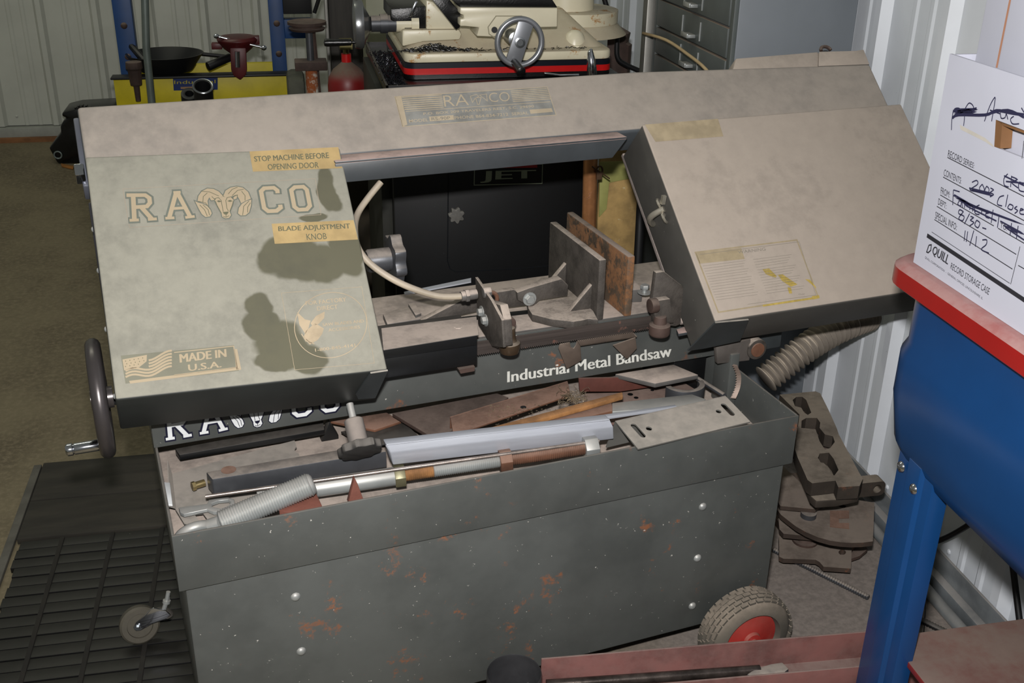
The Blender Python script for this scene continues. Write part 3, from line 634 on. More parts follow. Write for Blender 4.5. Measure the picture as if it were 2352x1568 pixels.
# round sticker with bird
mb = MB(HF); mb.stroke([f(1365 + 186 * math.cos(a), 955 - 12 * math.cos(a) + 168 * math.sin(a)) for a in [2 * math.pi * i / 48 for i in range(48)]], .0012, ZN, closed=True)
mb.stroke([f(1112, 790), f(1525, 758), f(1590, 1150), f(1180, 1185)], .0006, ZN, closed=True)
for tx, q in (('FOR FACTORY', [(1238, 853), (1447, 833), (1443, 812), (1235, 833)]), ('DIRECT', [(1297, 881), (1402, 871), (1399, 850), (1294, 860)]), ('SAW BLADES AND', [(1325, 961), (1537, 941), (1534, 926), (1322, 946)]), ('ACCESSORIES', [(1355, 989), (1517, 972), (1514, 957), (1352, 973)]), ('1-800-845-4141', [(1287, 1092), (1493, 1066), (1490, 1050), (1284, 1076)])):
    mb.text(tx, [f(*p) for p in q], bold=.002)
for pg in ([(1193, 888), (1232, 925), (1262, 932), (1250, 975), (1235, 1000), (1205, 955)], [(1335, 885), (1332, 918), (1304, 948), (1272, 962), (1262, 945), (1290, 908)], [(1238, 985), (1285, 945), (1330, 972), (1322, 1000), (1300, 1030), (1258, 1056), (1225, 1020)]): mb.face([f(*p) for p in pg])
for k in range(4): mb.stroke([f(1215 + 12 * k, 1000 + 14 * k), f(1240 + 14 * k, 1040 + 4 * k)], .0016, ZN)
mb.build('sticker_print', mat('tan_print', '#a5957c', .7, 0, mott=.15, mscale=30, bump=0), dl, label='round sticker print with a bird and a phone number')
# maker's plate on the beam
c7 = crop(.17857, 880, 180); g = lambda a, b, l=0: P(HF, *c7(a, b), z=-.0197 + .0003 * l)
mb = MB(HF); mb.prism([g(150, 235, -1), g(2110, 110, -1), g(2225, 470, -1), g(250, 620, -1)], (0, 0, .0001)); pl_ = mb.build('maker_plate', mat('plate_grey', '#7b7b77', .7, 0, mott=.2, mscale=30), bm_, label='grey and tan maker plate')
mb = MB(HF); mb.face([g(150, 235), g(235, 232), g(312, 595), g(250, 620)]); mb.stroke([g(150, 235), g(2110, 110), g(2225, 470), g(250, 620)], .0016, ZN, closed=True)
for k in range(7):
    mb.stroke([g(240 + 6 * k, 243 + 26 * k), g(755 + 4 * k, 212 + 26 * k)], .0022, ZN); mb.stroke([g(1640 + 5 * k, 165 + 22 * k), g(2105 + 8 * k, 130 + 22 * k)], .0018, ZN)
for tx, q, o_ in (('RA', [(790, 364), (1105, 342), (1088, 200), (768, 222)], -.01), ('CO', [(1372, 308), (1635, 292), (1618, 172), (1352, 188)], -.01), ('P.O. BOX 209 TRAVELERS REST, S.C. 29690', [(520, 477), (1942, 378), (1937, 342), (515, 440)], .01), ('MODEL', [(338, 570), (582, 552), (577, 512), (330, 530)], .01), ('PHONE 864-834-7212  SERIAL', [(922, 527), (1872, 462), (1866, 424), (914, 488)], .01)):
    mb.text(tx, [g(*p) for p in q], off=o_)
mb.face([g(590, 492), g(903, 472), g(915, 530), g(600, 552)]); mb.face([g(1882, 402), g(2165, 382), g(2185, 430), g(1897, 455)]); mb.stroke([g(290, 425), g(2150, 300)], .0012, ZN)
for pg in ([(1120, 230), (1200, 205), (1230, 230), (1180, 260), (1150, 310)], [(1240, 215), (1330, 200), (1340, 290), (1290, 250)], [(1190, 250), (1260, 245), (1235, 335), (1215, 335)]): mb.stroke([g(*p) for p in pg], .0012, ZN, closed=True)
mb.build('print', mat('plate_tan', '#a39680', .7, 0, mott=.1, mscale=30, bump=0), pl_)
mb = MB(HF); mb.text('RS-90P', [g(625, 541, 1), g(866, 526, 1), g(858, 487, 1), g(618, 502, 1)]); mb.build('print', flat('plate_ink', '#75736c'), pl_)
# right cover stickers
c3 = crop(.44728, 1300, 0); c8 = crop(.13605, 1580, 540)
mb = MB(HF); mb.prism(on(HF, c3, [(405, 640), (780, 610), (808, 700), (460, 728)], z=.0001), (0, 0, .0004)); mb.build('sticker', mat('faded_tan_label', '#9c8e74', .75, 0, mott=.15, mscale=30), dr, label='blank tan sticker')
k = lambda a, b, l=0: P(HF, *c8(a, b), **zk(l))
m_fade = mat('faded_yellow', '#998b70', .8, 0, mott=.1, mscale=60, bump=0); m_yel = mat('yellow_worn', '#a8924a', .7, 0, mott=.2, mscale=60, bump=0); m_fink = flat('faded_ink', '#807a70')
mb = MB(HF); mb.stroke([k(125, 290), k(1840, 80), k(2200, 1040), k(515, 1300)], .003, ZN, closed=True); mb.face([k(130, 300), k(900, 215), k(960, 400), k(200, 480)]); ws = mb.build('sticker_edge', m_fade, dr, label='worn yellow warning sticker')
mb = MB(HF)
for pg in ([(1260, 575), (1370, 560), (1500, 690), (1480, 720), (1320, 660)], [(1520, 670), (1600, 660), (1700, 730), (1850, 830), (1740, 870), (1590, 770)], [(1680, 880), (1740, 880), (1760, 980), (1710, 985)], [(1980, 740), (2060, 750), (2160, 870), (2170, 900)], [(2090, 1030), (2215, 1010), (2225, 1060), (2110, 1085)], [(1260, 1175), (2100, 1050), (2110, 1080), (1270, 1205)]): mb.face([k(a, b, 1) for a, b in pg])
mb.build('sticker_patch', m_yel, ws)
mb = MB(HF); mb.text('WARNING', [k(850, 312, 1), k(1315, 258, 1), k(1305, 205, 1), k(838, 262, 1)]); mb.stroke([k(200, 325, 1), k(1880, 110, 1), k(2160, 1010, 1), k(1010, 1165, 1)], .0008, ZN)
for i in range(14):
    x0 = 250 + 18 * i; y0 = 520 + 44 * i; mb.stroke([k(x0, y0, 1), k(x0 + 720 - 30 * (i % 3), y0 - 92, 1)], .0006, ZN); mb.stroke([k(x0 + 850, y0 - 110, 1), k(x0 + 1500 - 40 * (i % 4), y0 - 195, 1)], .0006, ZN)
for a, b, w in ((1290, 595, 90), (1320, 640, 60), (1430, 715, 70), (1535, 700, 60), (1600, 785, 160), (1690, 870, 50), (1870, 1000, 110)): mb.text('Over', [k(a, b + 10, 2), k(a + w, b, 2), k(a + w - 5, b - 24, 2), k(a - 5, b - 14, 2)])
mb.build('print', m_fink, ws)
# ================================================================== scrap and parts lying in the chip tray (saw frame)
T2 = crop(.38265, 1000, 780); T1 = crop(.34014, 330, 820); T4 = crop(.24233, 330, 880)
def bar_px(nm, f, quad, z, h, m, label, cat, bevel=.0012, M=SF, vec=None):
    mb = MB(M); mb.prism([P(M, *f(a, b), z=z) for a, b in quad], vec or (0, 0, -h)); return mb.build(nm, m, bevel=bevel, label=label, cat=cat)
def thread(mb, a, b, r, pitch=.0035, depth=.1, seg=16):
    a, b = Vector(a), Vector(b); n = int((b - a).length / pitch); pts = []; rs = []
    for i in range(n * 2 + 1): pts.append(a.lerp(b, i / (n * 2))); rs.append(r if i % 2 else r * (1 - depth))
    mb.tube(pts, rs, seg)
ZF = .474
# flat sheets on the floor of the tray
bar_px('flat_bar', px1, [(402, 1030), (742, 965), (745, 986), (412, 1044)], .510, .012, m_black, 'long black flat bar lying furthest back at the handwheel end of the chip tray', 'metal bar')
bp = MB(SF); w = on(SF, T4, [(262, 858), (1238, 590), (1430, 540), (1480, 700), (1200, 1180), (560, 1400), (385, 1330), (300, 1190)], z=.492)
out = [(p.x, p.y) for p in w]
hl1 = [(p.x, p.y) for p in on(SF, T4, [(480, 1240), (560, 1228), (605, 1290), (525, 1300)], z=.492)]
hl2 = [(p.x, p.y) for p in on(SF, T1, circ(1045, 625, 26, 12, 22), z=.492)]
bp.plate(out, [hl1, hl2], (0, 0, .492), X, Y, .003)
bp = bp.build('sheet_bracket', m_galv, bevel=0, label='wide dusty sheet metal bracket with a square cutout at the handwheel end of the tray', cat='bracket')
mb = MB(SF); a, b = on(SF, T4, [(262, 858), (300, 1190)], z=.492); a2 = P(SF, *T4(222, 735), z=.508); mb.prism([a, b, b + V(-.01, 0, .006), a2], (.0015, 0, 0)); mb.build('flange', m_galv, bp)
mb = MB(SF); a = P(SF, 740, 985, z=.50); mb.prism(PP(SF, [(757, 967), (778, 1000), (780, 1034), (745, 1036), (738, 1016)], y=a.y), (0, .02, 0)); mb.build('wedge_bracket', m_black, label='small black pointed bracket beside the tension knob', cat='bracket', bevel=.002)
mb = MB(SF); a, b = on(SF, px1, [(391, 1112), (397, 1163)], z=.50); mb.prism([a, b, b + V(-.012, 0, .004), a + V(-.012, 0, .004)], (0, 0, .004)); mb.build('steel_tag', m_white, label='small white plate standing against the tray end by the wrench', cat='plate', bevel=.001)
# slate grey bar with hole
zb = .545
q = on(SF, px1, [(473, 1083), (862, 1018), (888, 1036), (487, 1100)], z=zb)
mb = MB(SF); mb.prism(q, (0, 0, -.034)); sb = mb.build('bored_bar', m_darkst, label='slate grey square bar with a bored hole near its end', cat='metal bar', bevel=.0025)
mb = MB(SF); c = P(SF, 525, 1079, z=zb); mb.lathe(c, Z, [(.0002, .013), (.0006, .013)], 20); mb.build('bore', m_rust, sb)
mb = MB(SF); c = P(SF, 850, 1029, z=zb); mb.lathe(c, Z, [(.0002, .007), (.0006, .007)], 14); mb.build('bore', m_rust, sb)
mb = MB(SF); a, b = P(SF, 441, 1117, z=.51), P(SF, 470, 1108, z=.51); mb.cyl(a, b, .0065, 12); mb.cyl(a, a.lerp(b, .25), .0085, 6); mb.build('brass_bolt', mat('brass', '#9a8a62', .35, .8), label='short brass coloured bolt by the end of the bored bar', cat='bolt')
# aluminium bar
zt_ = .588
q = PP(SF, [(886, 1022), (1388, 964), (1420, 985), (905, 1066)], z=.575)
a, b = P(SF, 886, 1020, z=.592), P(SF, 1400, 962, z=.592); a2, b2 = P(SF, 903, 1068, z=.547), P(SF, 1400, 1012, z=.547)
mb = MB(SF); mid1 = (a + a2) / 2 + V(0, -.006, .008); mid2 = (b + b2) / 2 + V(0, -.006, .008)
mb.prism([a, (a * .8 + mid1 * .2) + V(0, 0, .001), mid1, a2, a2 + V(0, .03, 0), a + V(0, .02, 0)], b - a); mb.build('aluminium_bar', m_alu, label='bright aluminium bar with a rounded face lying across the middle of the tray', cat='metal bar', bevel=.003)
mb = MB(SF); mb.tube([P(SF, 472, 1140, z=.535), P(SF, 1120, 1048, z=.553), P(SF, 1376, 1012, z=.56)], .0034, 10); mb.build('thin_rod', mat('rod_steel', '#9a8f88', .35, .7, mott=.3, rust=.2, mscale=30), label='long thin steel rod in front of the aluminium bar', cat='rod')
# threaded tie rod
a, b = P(SF, 592, 1140, z=.512), P(SF, 1372, 1024, z=.548)
d = (b - a)
def on_rod(px): return a + d * ((px - 592) / (1372 - 592))
tr_ = thing('tie_rod', 'long threaded tie rod with zinc and rusty lengths and hex nuts along the tray front', 'threaded rod', SF, (a.x, a.y, .49))
mb = MB(SF); mb.cyl(on_rod(592), on_rod(905), .0165, 20); mb.build('sleeve', m_zinc, tr_, bevel=.001)
for nm, p0, p1, m in (('thread', 915, 985, m_rusto), ('thread', 985, 1142, m_zinc), ('thread', 1165, 1345, m_rust)):
    mb = MB(SF); thread(mb, on_rod(p0), on_rod(p1), .0125); mb.build(nm, m, tr_, smooth=60)
for p0, p1, m in ((896, 920, mat('brass_nut', '#77735a', .4, .5)), (1138, 1166, m_rust), (1340, 1372, m_zinc)):
    mb = MB(SF); mb.cyl(on_rod(p0), on_rod(p1), .021, 6); mb.build('nut', m, tr_, bevel=.001)
# eye bolt
eb = thing('eye_bolt', 'thick zinc threaded eye bolt with its ring in the near tray corner', 'bolt', SF, tuple(P(SF, 500, 1200, z=.50)))
a, b = P(SF, 508, 1200, z=.535), P(SF, 712, 1112, z=.578)
mb = MB(SF); thread(mb, a, b, .0205, .0042, .10, 20); mb.lathe(b, b - a, [(0, .019), (.004, .017), (.007, .012)], 20); mb.build('thread', m_zinc, eb, smooth=60)
c = P(SF, 452, 1230, z=.522); mb = MB(SF)
mb.tube([c + V(.029 * math.cos(t), .026 * math.sin(t), .004 * math.cos(t)) for t in [2 * math.pi * i / 28 for i in range(28)]], .009, 10, closed=True); mb.cyl(c + V(.024, .012, .005), a, .013, 14); mb.build('eye', m_zinc, eb)
# wrench
z_ = .505; mb = MB(SF)
o1 = [(p.x, p.y) for p in on(SF, T4, [(330, 1175), (600, 1140), (615, 1105), (700, 1085), (800, 1078), (858, 1098), (862, 1145), (820, 1190), (740, 1215), (660, 1215), (600, 1190), (380, 1238), (345, 1222)], z=z_)]
i1 = [(p.x, p.y) for p in on(SF, T4, [(640, 1135), (710, 1108), (800, 1100), (830, 1120), (800, 1160), (730, 1185), (650, 1170)], z=z_)]
mb.plate(o1, [i1], (0, 0, z_), X, Y, .007); mb.build('ring_wrench', m_zinc, label='flat zinc ring wrench beside the eye bolt', cat='wrench', bevel=.001)
# rusty wedges
mb = MB(SF); q = PP(SF, [(640, 1170), (724, 1126), (740, 1160), (700, 1185)], z=.548); mb.prism(q, (0, 0, -.05)); mb.build('rust_wedge', mat('rust_red', '#74463a', .8, 0, mott=.3, bump=.4), label='reddish rusty wedge under the eye bolt', cat='scrap metal', bevel=.002)
y_ = P(SF, 815, 1145, z=.55).y; mb = MB(SF); mb.prism([P(SF, 800, 1156, y=y_), P(SF, 836, 1150, y=y_), P(SF, 822, 1112, y=y_), P(SF, 815, 1098, y=y_)], (0, .012, 0)); mb.build('rust_spike', bpy.data.materials['rust_red'], label='upright rusty spike in front of the zinc tie rod sleeve', cat='scrap metal', bevel=.001)
# back right pile
bar_px('dusty_plate', T2, [(900, 270), (1400, 200), (1600, 320), (1650, 560), (880, 480)], .495, .006, mat('pink_dust_plate', '#6b5048', .8, 0, dust=.9, dcol='#988378', rust=.2), 'flat dusty plate with small holes under the scrap by the pivot end', 'metal plate')
for a, b, r_ in ((1170, 328, .006), (1205, 348, .005), (1302, 303, .004), (1240, 380, .005)):
    mb = MB(SF); mb.lathe(P(SF, *T2(a, b), z=.4952), Z, [(0, r_), (.0004, r_)], 12); mb.build('drilled_hole', m_blk2, bpy.data.objects['dusty_plate'])
bar_px('rusty_plate', T2, [(-260, 440), (370, 320), (440, 345), (110, 540), (-10, 590)], .530, .008, m_rustd, 'large dark rusty plate at the back middle of the tray', 'metal plate')
bar_px('rust_flat', T1, [(1260, 430), (1640, 372), (1740, 430), (1560, 490)], .512, .006, m_rust, 'reddish rusty flat with an oval hole behind the tension knob', 'metal plate')
bar_px('black_sheet', T1, [(1330, 500), (1760, 440), (1890, 560), (1500, 600)], .505, .004, m_black, 'black ridged sheet between the tension knob and the aluminium bar', 'metal sheet')
# rusty angle iron
mb = MB(SF); q = on(SF, T2, [(90, 465), (795, 250), (812, 330), (108, 572)], z=.556)
mb.prism(q, (0, 0, -.004)); e = q[3] - q[2]; mb.prism([q[0], q[1], q[1] + V(0, .002, -.03), q[0] + V(0, .002, -.03)], (0, .003, 0)); mb.build('angle_iron', m_rust, label='wide rusty angle iron with a hole lying over the dark plate', cat='angle iron', bevel=.001)
mb = MB(SF); mb.lathe(P(SF, *T2(528, 405), z=.5561), Z, [(0, .006), (.0004, .006)], 12); mb.build('drilled_hole', m_blk2, bpy.data.objects['angle_iron'])
bar_px('rusty_strip', T2, [(170, 568), (1122, 312), (1126, 335), (1000, 372), (330, 560)], .572, .009, m_rusto, 'orange rusty strip lying on top of the angle iron', 'metal strip')
bar_px('rust_bar', T2, [(480, 525), (1058, 372), (1065, 425), (830, 480)], .560, .012, m_rust, 'brown rusty bar below the orange strip', 'metal bar')
y_ = P(SF, *T2(1100, 300), z=.52).y
mb = MB(SF); mb.prism([P(SF, *T2(a, b), y=y_) for a, b in [(862, 232), (1320, 222), (1295, 285), (1110, 312), (868, 312)]], (0, .005, 0)); mb.build('channel_offcut', mat('rust_maroon', '#5d332a', .8, 0, mott=.3, bump=.3, dust=.3), label='maroon rusty channel offcut standing by the bed', cat='scrap metal', bevel=.001)
bar_px('grey_flat_bar', T2, [(1080, 205), (1430, 148), (1578, 210), (1320, 262)], .555, .010, m_traytop, 'wide grey flat bar with a cut corner at the back of the tray', 'metal bar')
# half ring
c = P(SF, *T2(1495, 262), z=.545); mb = MB(SF); ro, ri = .043, .031
o_ = [(ro * math.cos(R(t)), ro * math.sin(R(t)) * .9) for t in range(178, 363, 8)] + [(ri * math.cos(R(t)), ri * math.sin(R(t)) * .9) for t in range(362, 177, -8)]
mb.prism([c + V(a, b, 0) for a, b in o_], (0, 0, -.026)); mb.build('half_ring', m_darkst, label='grey half ring clamp standing behind the slotted angle', cat='clamp', bevel=.001)
bar_px('alloy_bar', T2, [(1060, 378), (1540, 325), (1625, 355), (1570, 395), (1062, 430)], .562, .012, m_zinc, 'short grey alloy bar with a rounded end beside the half ring', 'metal bar', bevel=.002)
bar_px('alloy_strip', T2, [(905, 462), (1440, 388), (1450, 400), (930, 478)], .568, .006, m_alu, 'slim shiny alloy strip along the short alloy bar', 'metal strip')
# slotted galvanised angle
zr = .58; zf = .565
r1, r2 = P(SF, *T2(1080, 492), z=zr), P(SF, *T2(1755, 337), z=zr); f1, f2 = P(SF, *T2(1217, 655), z=zf), P(SF, *T2(1890, 490), z=zf)
eu = (r2 - r1); Lr = eu.length; eu.normalize(); ev = (r1 - f1); ev = (ev - eu * ev.dot(eu)); Wd = ev.length; ev.normalize(); en = eu.cross(ev)
if en.z < 0: en = -en
def uvp(a, b):
    Mi = Matrix((eu, ev, en)); Mw = SF; o = SF.inverted() @ EYE; dd = SF.inverted().to_3x3() @ (FWD * F_ + RT * (T2(a, b)[0] - W_ / 2) - UP * (T2(a, b)[1] - H_ / 2))
    t = (f1 - o).dot(en) / dd.dot(en); p = o + dd * t - f1; return (p.dot(eu), p.dot(ev))
def slot(a0, b0, a1, b1, r):
    p, q = Vector(uvp(a0, b0)), Vector(uvp(a1, b1)); d = (q - p).normalized(); n_ = Vector((-d.y, d.x)); o = []
    for i in range(9): t = R(90 + 180 * i / 8); o.append(p + d * r * math.cos(t) + n_ * r * math.sin(t))
    for i in range(9): t = R(-90 + 180 * i / 8); o.append(q + d * r * math.cos(t) + n_ * r * math.sin(t))
    return [tuple(x) for x in o]
Lf = (f2 - f1).dot(eu)
mb = MB(SF); mb.plate([(0, 0), (Lf, 0), (Lf, Wd), (0, Wd)], [slot(1190, 515, 1245, 575, .0055), slot(1730, 393, 1780, 445, .0055), [tuple(Vector(uvp(1282, 533)) + Vector(p)) for p in circ(0, 0, .0058, 12)], [tuple(Vector(uvp(1700, 430)) + Vector(p)) for p in circ(0, 0, .0055, 12)]], f1, eu, ev, .003)
g1_ = P(SF, *T2(985, 650), z=.550); back = V(0, .045, 0)
top1 = f1 + ev * Wd; top2 = top1 + eu * Lf
mb.prism([top1, top2, top2 + V(-.01, .012, -.06), top1 + V(-.01, .012, -.06)], (0, .003, 0)); mb.build('slotted_angle', m_galv, label='galvanised slotted angle resting over the front lip of the tray', cat='angle iron')
mb = MB(SF); mb.tube([P(SF, *T2(1575, 235), z=.535), P(SF, *T2(1735, 335), z=.535)], .0055, 10); mb.build('grey_rod', m_darkst, label='short grey rod lying against the pivot end of the tray', cat='rod')
# curled blade offcut
sp = spline(PP(SF, [(1693, 838), (1702, 862), (1700, 890), (1690, 915)], y=1.675), 5); mb = MB(SF)
for i in range(len(sp) - 1): mb.face([sp[i], sp[i + 1], sp[i + 1] + V(-.010, .006, 0), sp[i] + V(-.005, .006, 0)])
mb.build('blade_offcut', mat('blade_offcut', '#7a6a60', .5, .4, mott=.3), label='curled toothed blade offcut against the pivot post', cat='blade')
# swarf
mb = MB(SF)
for i in range(90):
    p = P(SF, random.gauss(1318, 14), random.gauss(912, 10), z=.560 + random.random() * .012); a = random.random() * 6.28
    mb.tube([p + V(.008 * math.cos(a + t), .006 * math.sin(a + t), .003 * math.sin(2 * t)) for t in (0, .8, 1.6, 2.4)], .0005, 4)
for i in range(160):
    p = P(SF, random.uniform(1120, 1300), random.uniform(930, 985), z=.557); p.z = .5575
    mb.box(p.x, p.x + random.uniform(.001, .004), p.y, p.y + .0012, p.z, p.z + .0008)
mb.build('swarf', m_swarf, label='curls and flakes of metal swarf scattered on the rusty angle iron', cat='swarf', kind='stuff')
# ================================================================== things behind the saw (room frame)
def bx(nm, x0, x1, y0, y1, z0, z1, m, par=None, bevel=.002, **k):
    return MB(RF).box(x0, x1, y0, y1, z0, z1).build(nm, m, par, bevel=bevel, **k)
m_blue = mat('press_blue', '#0f3a6c', .45, 0, mott=.12, bump=.02); m_yel2 = mat('press_yellow', '#c0b010', .5, 0, mott=.12, specks=.3, scol='#5a5310')
# ---- blue and yellow press frame
fr = thing('press_frame', 'blue upright steel frame with a yellow cross bed against the back wall', 'shop press', RF, (-.3, 4.65, 0))
for x0, x1 in ((-.632, -.562), (-.04, .018)):
    u = bx('upright', x0, x1, 4.60, 4.66, 0, 1.7, m_blue, fr)
    for z in (.86, .74):
        mb = MB(); rivet(mb, ((x0 + x1) / 2, 4.60, z), (0, -1, 0), .013); mb.build('pin_bolt', m_rustd, u)
zt1 = P(RF, 400, 176, y=4.50).z; zb1 = zt1 - .13
yb1 = bx('front_beam', -.65, .022, 4.50, 4.53, zb1, zt1, m_yel2, fr); bx('rear_beam', -.61, .0, 4.75, 4.78, zb1, zt1, m_yel2, fr)
bx('beam_flange', -.655, .027, 4.46, 4.53, zt1, zt1 + .008, m_blk2, fr); bx('beam_flange', -.655, .027, 4.46, 4.53, zb1 - .01, zb1, m_blk2, fr)
mb = MB(); mb.prism(PP(RF, [(397, 178), (500, 176), (500, 206), (399, 208)], y=4.4985), (0, .001, 0)); lb = mb.build('sticker', flat('blue_sticker', '#10295e', .3), yb1)
mb = MB(); mb.text('Industrial', PP(RF, [(400, 193), (495, 191), (495, 183), (400, 185)], y=4.498)); mb.build('lettering', flat('sticker_yellow', '#a89a20'), lb)
mb = MB(); mb.stroke(PP(RF, [(415, 202), (445, 201)], y=4.498), .008, (0, -1, 0)); mb.build('print', flat('sticker_orange', '#8a6a48'), lb)
# arm with dark box on the right of the press
bx('side_brace', .018, .125, 4.60, 4.66, .80, .875, m_blue, fr); bx('pump_box', .018, .13, 4.57, 4.68, .90, 1.15, m_blk2, fr); bx('base_rail', -.66, .03, 4.40, 4.86, 0, .06, m_blue, fr)
mb = MB(); mb.tube(PP(RF, [(722, 30), (738, -20)], y=4.6), .008, 8); mb.build('pump_handle', m_blk2, fr)
def bgs(nm, lab, cat, m, mbf, bevel=.002, **k):
    mb = MB(); mbf(mb); return mb.build(nm, m, bevel=bevel, label=lab, cat=cat, **k)
zs = zt1 + .008
# pan with handle, pipe, tools on the press bed
pn = thing('black_pan', 'black shallow pan with a long handle lying on the yellow bed', 'pan', RF, (-.43, 4.6, zs))
def f_(mb):
    c = V(-.455, 4.59, zs + .002); mb.lathe(c, Z, [(0, .10), (.005, .105), (.06, .145), (.066, .15), (.066, .145), (.012, .10), (.01, .0)], 28)
mb = MB(); f_(mb); mb.build('bowl', m_blk2, pn)
mb = MB(); mb.tube([V(-.32, 4.59, zs + .062), V(-.20, 4.60, zs + .045)], .008, 8); mb.build('pan_handle', m_blk2, pn)
bgs('black_tube', 'black rubber tube end lying between the pan and the red pipe vise', 'tube', m_blk2, lambda mb: mb.tube([P(RF, 478, 160, y=4.51) + V(0, 0, .012), P(RF, 530, 138, y=4.56) + V(0, 0, .012)], [.018, .016], 14))
mv = thing('pipe_vise', 'dark red pipe vise with a chrome ball ended handle on the yellow bed', 'vise', RF, (-.17, 4.55, zs))
m_dred = mat('dark_red', '#4d0f12', .45, 0, mott=.3, bump=.1)
cv = P(RF, 545, 90, y=4.52)
mb = MB(); mb.lathe(cv + V(0, 0, -.055), Z, [(0, .03), (.02, .055), (.045, .075), (.055, .08), (.066, .07), (.07, .02)], 24); mb.box(cv.x - .10, cv.x - .06, cv.y - .02, cv.y + .02, cv.z - .035, cv.z - .012); mb.box(cv.x + .05, cv.x + .085, cv.y - .02, cv.y + .02, cv.z - .02, cv.z + .012); mb.build('vise_head', m_dred, mv, bevel=.002)
mb = MB(); mb.prism(PP(RF, [(528, 110), (565, 110), (567, 160), (565, 172), (552, 184), (536, 174), (531, 160)], y=4.455), (0, .04, 0)); mb.build('vise_yoke', m_dred, mv, bevel=.004)
mb = MB(); mb.cyl(P(RF, 546, 154, y=4.45), P(RF, 545, 118, y=4.45), .010, 12); mb.build('vise_screw', m_chrome, mv)
mb = MB(); a, b = P(RF, 497, 83, y=4.47), P(RF, 606, 110, y=4.47); mb.cyl(a, b, .005, 10)
for p in (a, b): mb.lathe(p - V(0, 0, .01), Z, [(0, .002), (.004, .009), (.01, .0115), (.016, .009), (.02, .002)], 14)
mb.build('vise_handle', m_chrome, mv)
bgs('tapered_punch', 'brown tapered tool standing at the handwheel side of the yellow bed', 'tool', m_rustd, lambda mb: mb.lathe(P(RF, 318, 232, y=4.41), Z, [(0, .010), (.06, .012), (.062, .022), (.12, .026), (.125, .032), (.15, .03)], 14))
bgs('black_strap', 'black bar leaning between the blue upright and the pan', 'metal bar', m_blk2, lambda mb: mb.tube([P(RF, 297, 100, y=4.62), P(RF, 345, 160, y=4.52) + V(0, 0, .01)], .014, 8))
bgs('grey_conduit', 'tall thin grey conduit pipe standing in front of the blue press upright', 'pipe', mat('conduit_grey', '#5c6560', .5, .3, mott=.15, bump=0), lambda mb: mb.tube([V(P(RF, 338, 225, y=4.1).x, 4.1, 0), P(RF, 336, 110, y=4.1), P(RF, 331, -60, y=4.1)], .0135, 14))
# cylinders in front of the yellow bed
def roundpipe(mb, px, py, y, r, L, tilt=.35, ri=.8):
    c = P(RF, px, py, y=y); d = V(.1, -1, tilt).normalized(); mb.lathe(c - d * L, d, [(0, r), (L, r), (L, r * ri), (L * .4, r * ri), (L * .39, .001)], 24)
tc = bgs('tube_coupling', 'chrome rimmed black tube end standing before the yellow bed', 'tube', m_blk2, lambda mb: roundpipe(mb, 466, 198, 4.05, .034, .74, 1.5))
mb = MB(); c = P(RF, 466, 198, y=4.05); d = V(.1, -1, 1.5).normalized(); a = d.orthogonal().normalized(); b = d.cross(a); mb.tube([c + (a * math.cos(t) + b * math.sin(t)) * .034 for t in [2 * math.pi * i / 24 for i in range(24)]], .0035, 6, closed=True); mb.build('chrome_ring', m_steel, tc)
bgs('black_hose_end', 'black rubber cylinder beside the chrome rimmed tube', 'tube', m_blk2, lambda mb: roundpipe(mb, 435, 215, 4.12, .030, .70, 1.5, .5))
# pulley topped stand
sx = P(RF, 713, 130, y=3.9).x
ps = thing('pipe_stand', 'rusty stand with a round top plate on a peeling white pipe', 'stand', RF, (sx, 3.9, 0))
zt = P(RF, 710, 50, y=3.9).z
mb = MB(); mb.lathe((sx - .005, 3.9, zt - .028), Z, [(0, .056), (.008, .062), (.011, .052), (.017, .052), (.02, .066), (.03, .066), (.031, .055), (.028, .05), (.027, .0)], 32); mb.build('top_plate', m_rustd, ps)
z2 = P(RF, 712, 138, y=3.9).z
mb = MB(); mb.cyl((sx, 3.9, z2), (sx, 3.9, zt - .02), .0125, 14); mb.build('screw_post', m_darkst, ps)
bx('cross_plate', sx - .055, sx + .055, 3.86, 3.94, z2 - .03, z2, m_rustd, ps, .003)
mb = MB(); mb.cyl((sx, 3.9, 0), (sx, 3.9, z2 - .03), .021, 18); mb.build('stand_pipe', mat('peeling_white', '#c9c5b8', .6, 0, rust=.9, rcol='#8a4a22', mott=.1), ps)
mb = MB(); mb.tube([V(sx + .012, 3.93, z2 + .10), V(sx + .045, 3.95, .05)], .011, 6); mb.build('back_leg', m_rustd, ps)
mb = MB(); mb.lathe((sx, 3.9, 0), Z, [(0, .15), (.012, .15), (.02, .03)], 24); mb.build('foot_plate', m_rustd, ps)
bgs('grey_motor', 'dusty grey rounded block behind the peeling white pipe', 'machine part', mat('grey_block', '#45463c', .8, mott=.3), lambda mb: mb.box(P(RF, 658, 180, y=4.1).x, P(RF, 700, 180, y=4.1).x, 4.05, 4.25, 0, P(RF, 680, 174, y=4.1).z), bevel=.02)
# dark steel column and beige cabinet
bgs('steel_column', 'dark brown steel column behind the stand with the round top plate', 'column', mat('column_dark', '#2b2823', .6, .2, mott=.3, stretch=(6, 6, .6)), lambda mb: mb.box(P(RF, 757, 60, y=4.3).x, P(RF, 832, 60, y=4.3).x, 4.3, 4.42, 0, 2.2))
bgs('galvanised_strut', 'thin pale strut standing beside the dark column', 'strut', m_galv, lambda mb: mb.box(P(RF, 748, 60, y=4.28).x, P(RF, 755, 60, y=4.28).x, 4.28, 4.32, 0, 2.2))
bgs('beige_cabinet', 'plain olive beige cabinet behind the milling machine', 'cabinet', mat('beige_paint', '#8f9078', .5, 0, mott=.08, bump=0), lambda mb: mb.box(.34, 1.0, 4.5, 4.9, 0, P(RF, 900, -40, y=4.5).z))
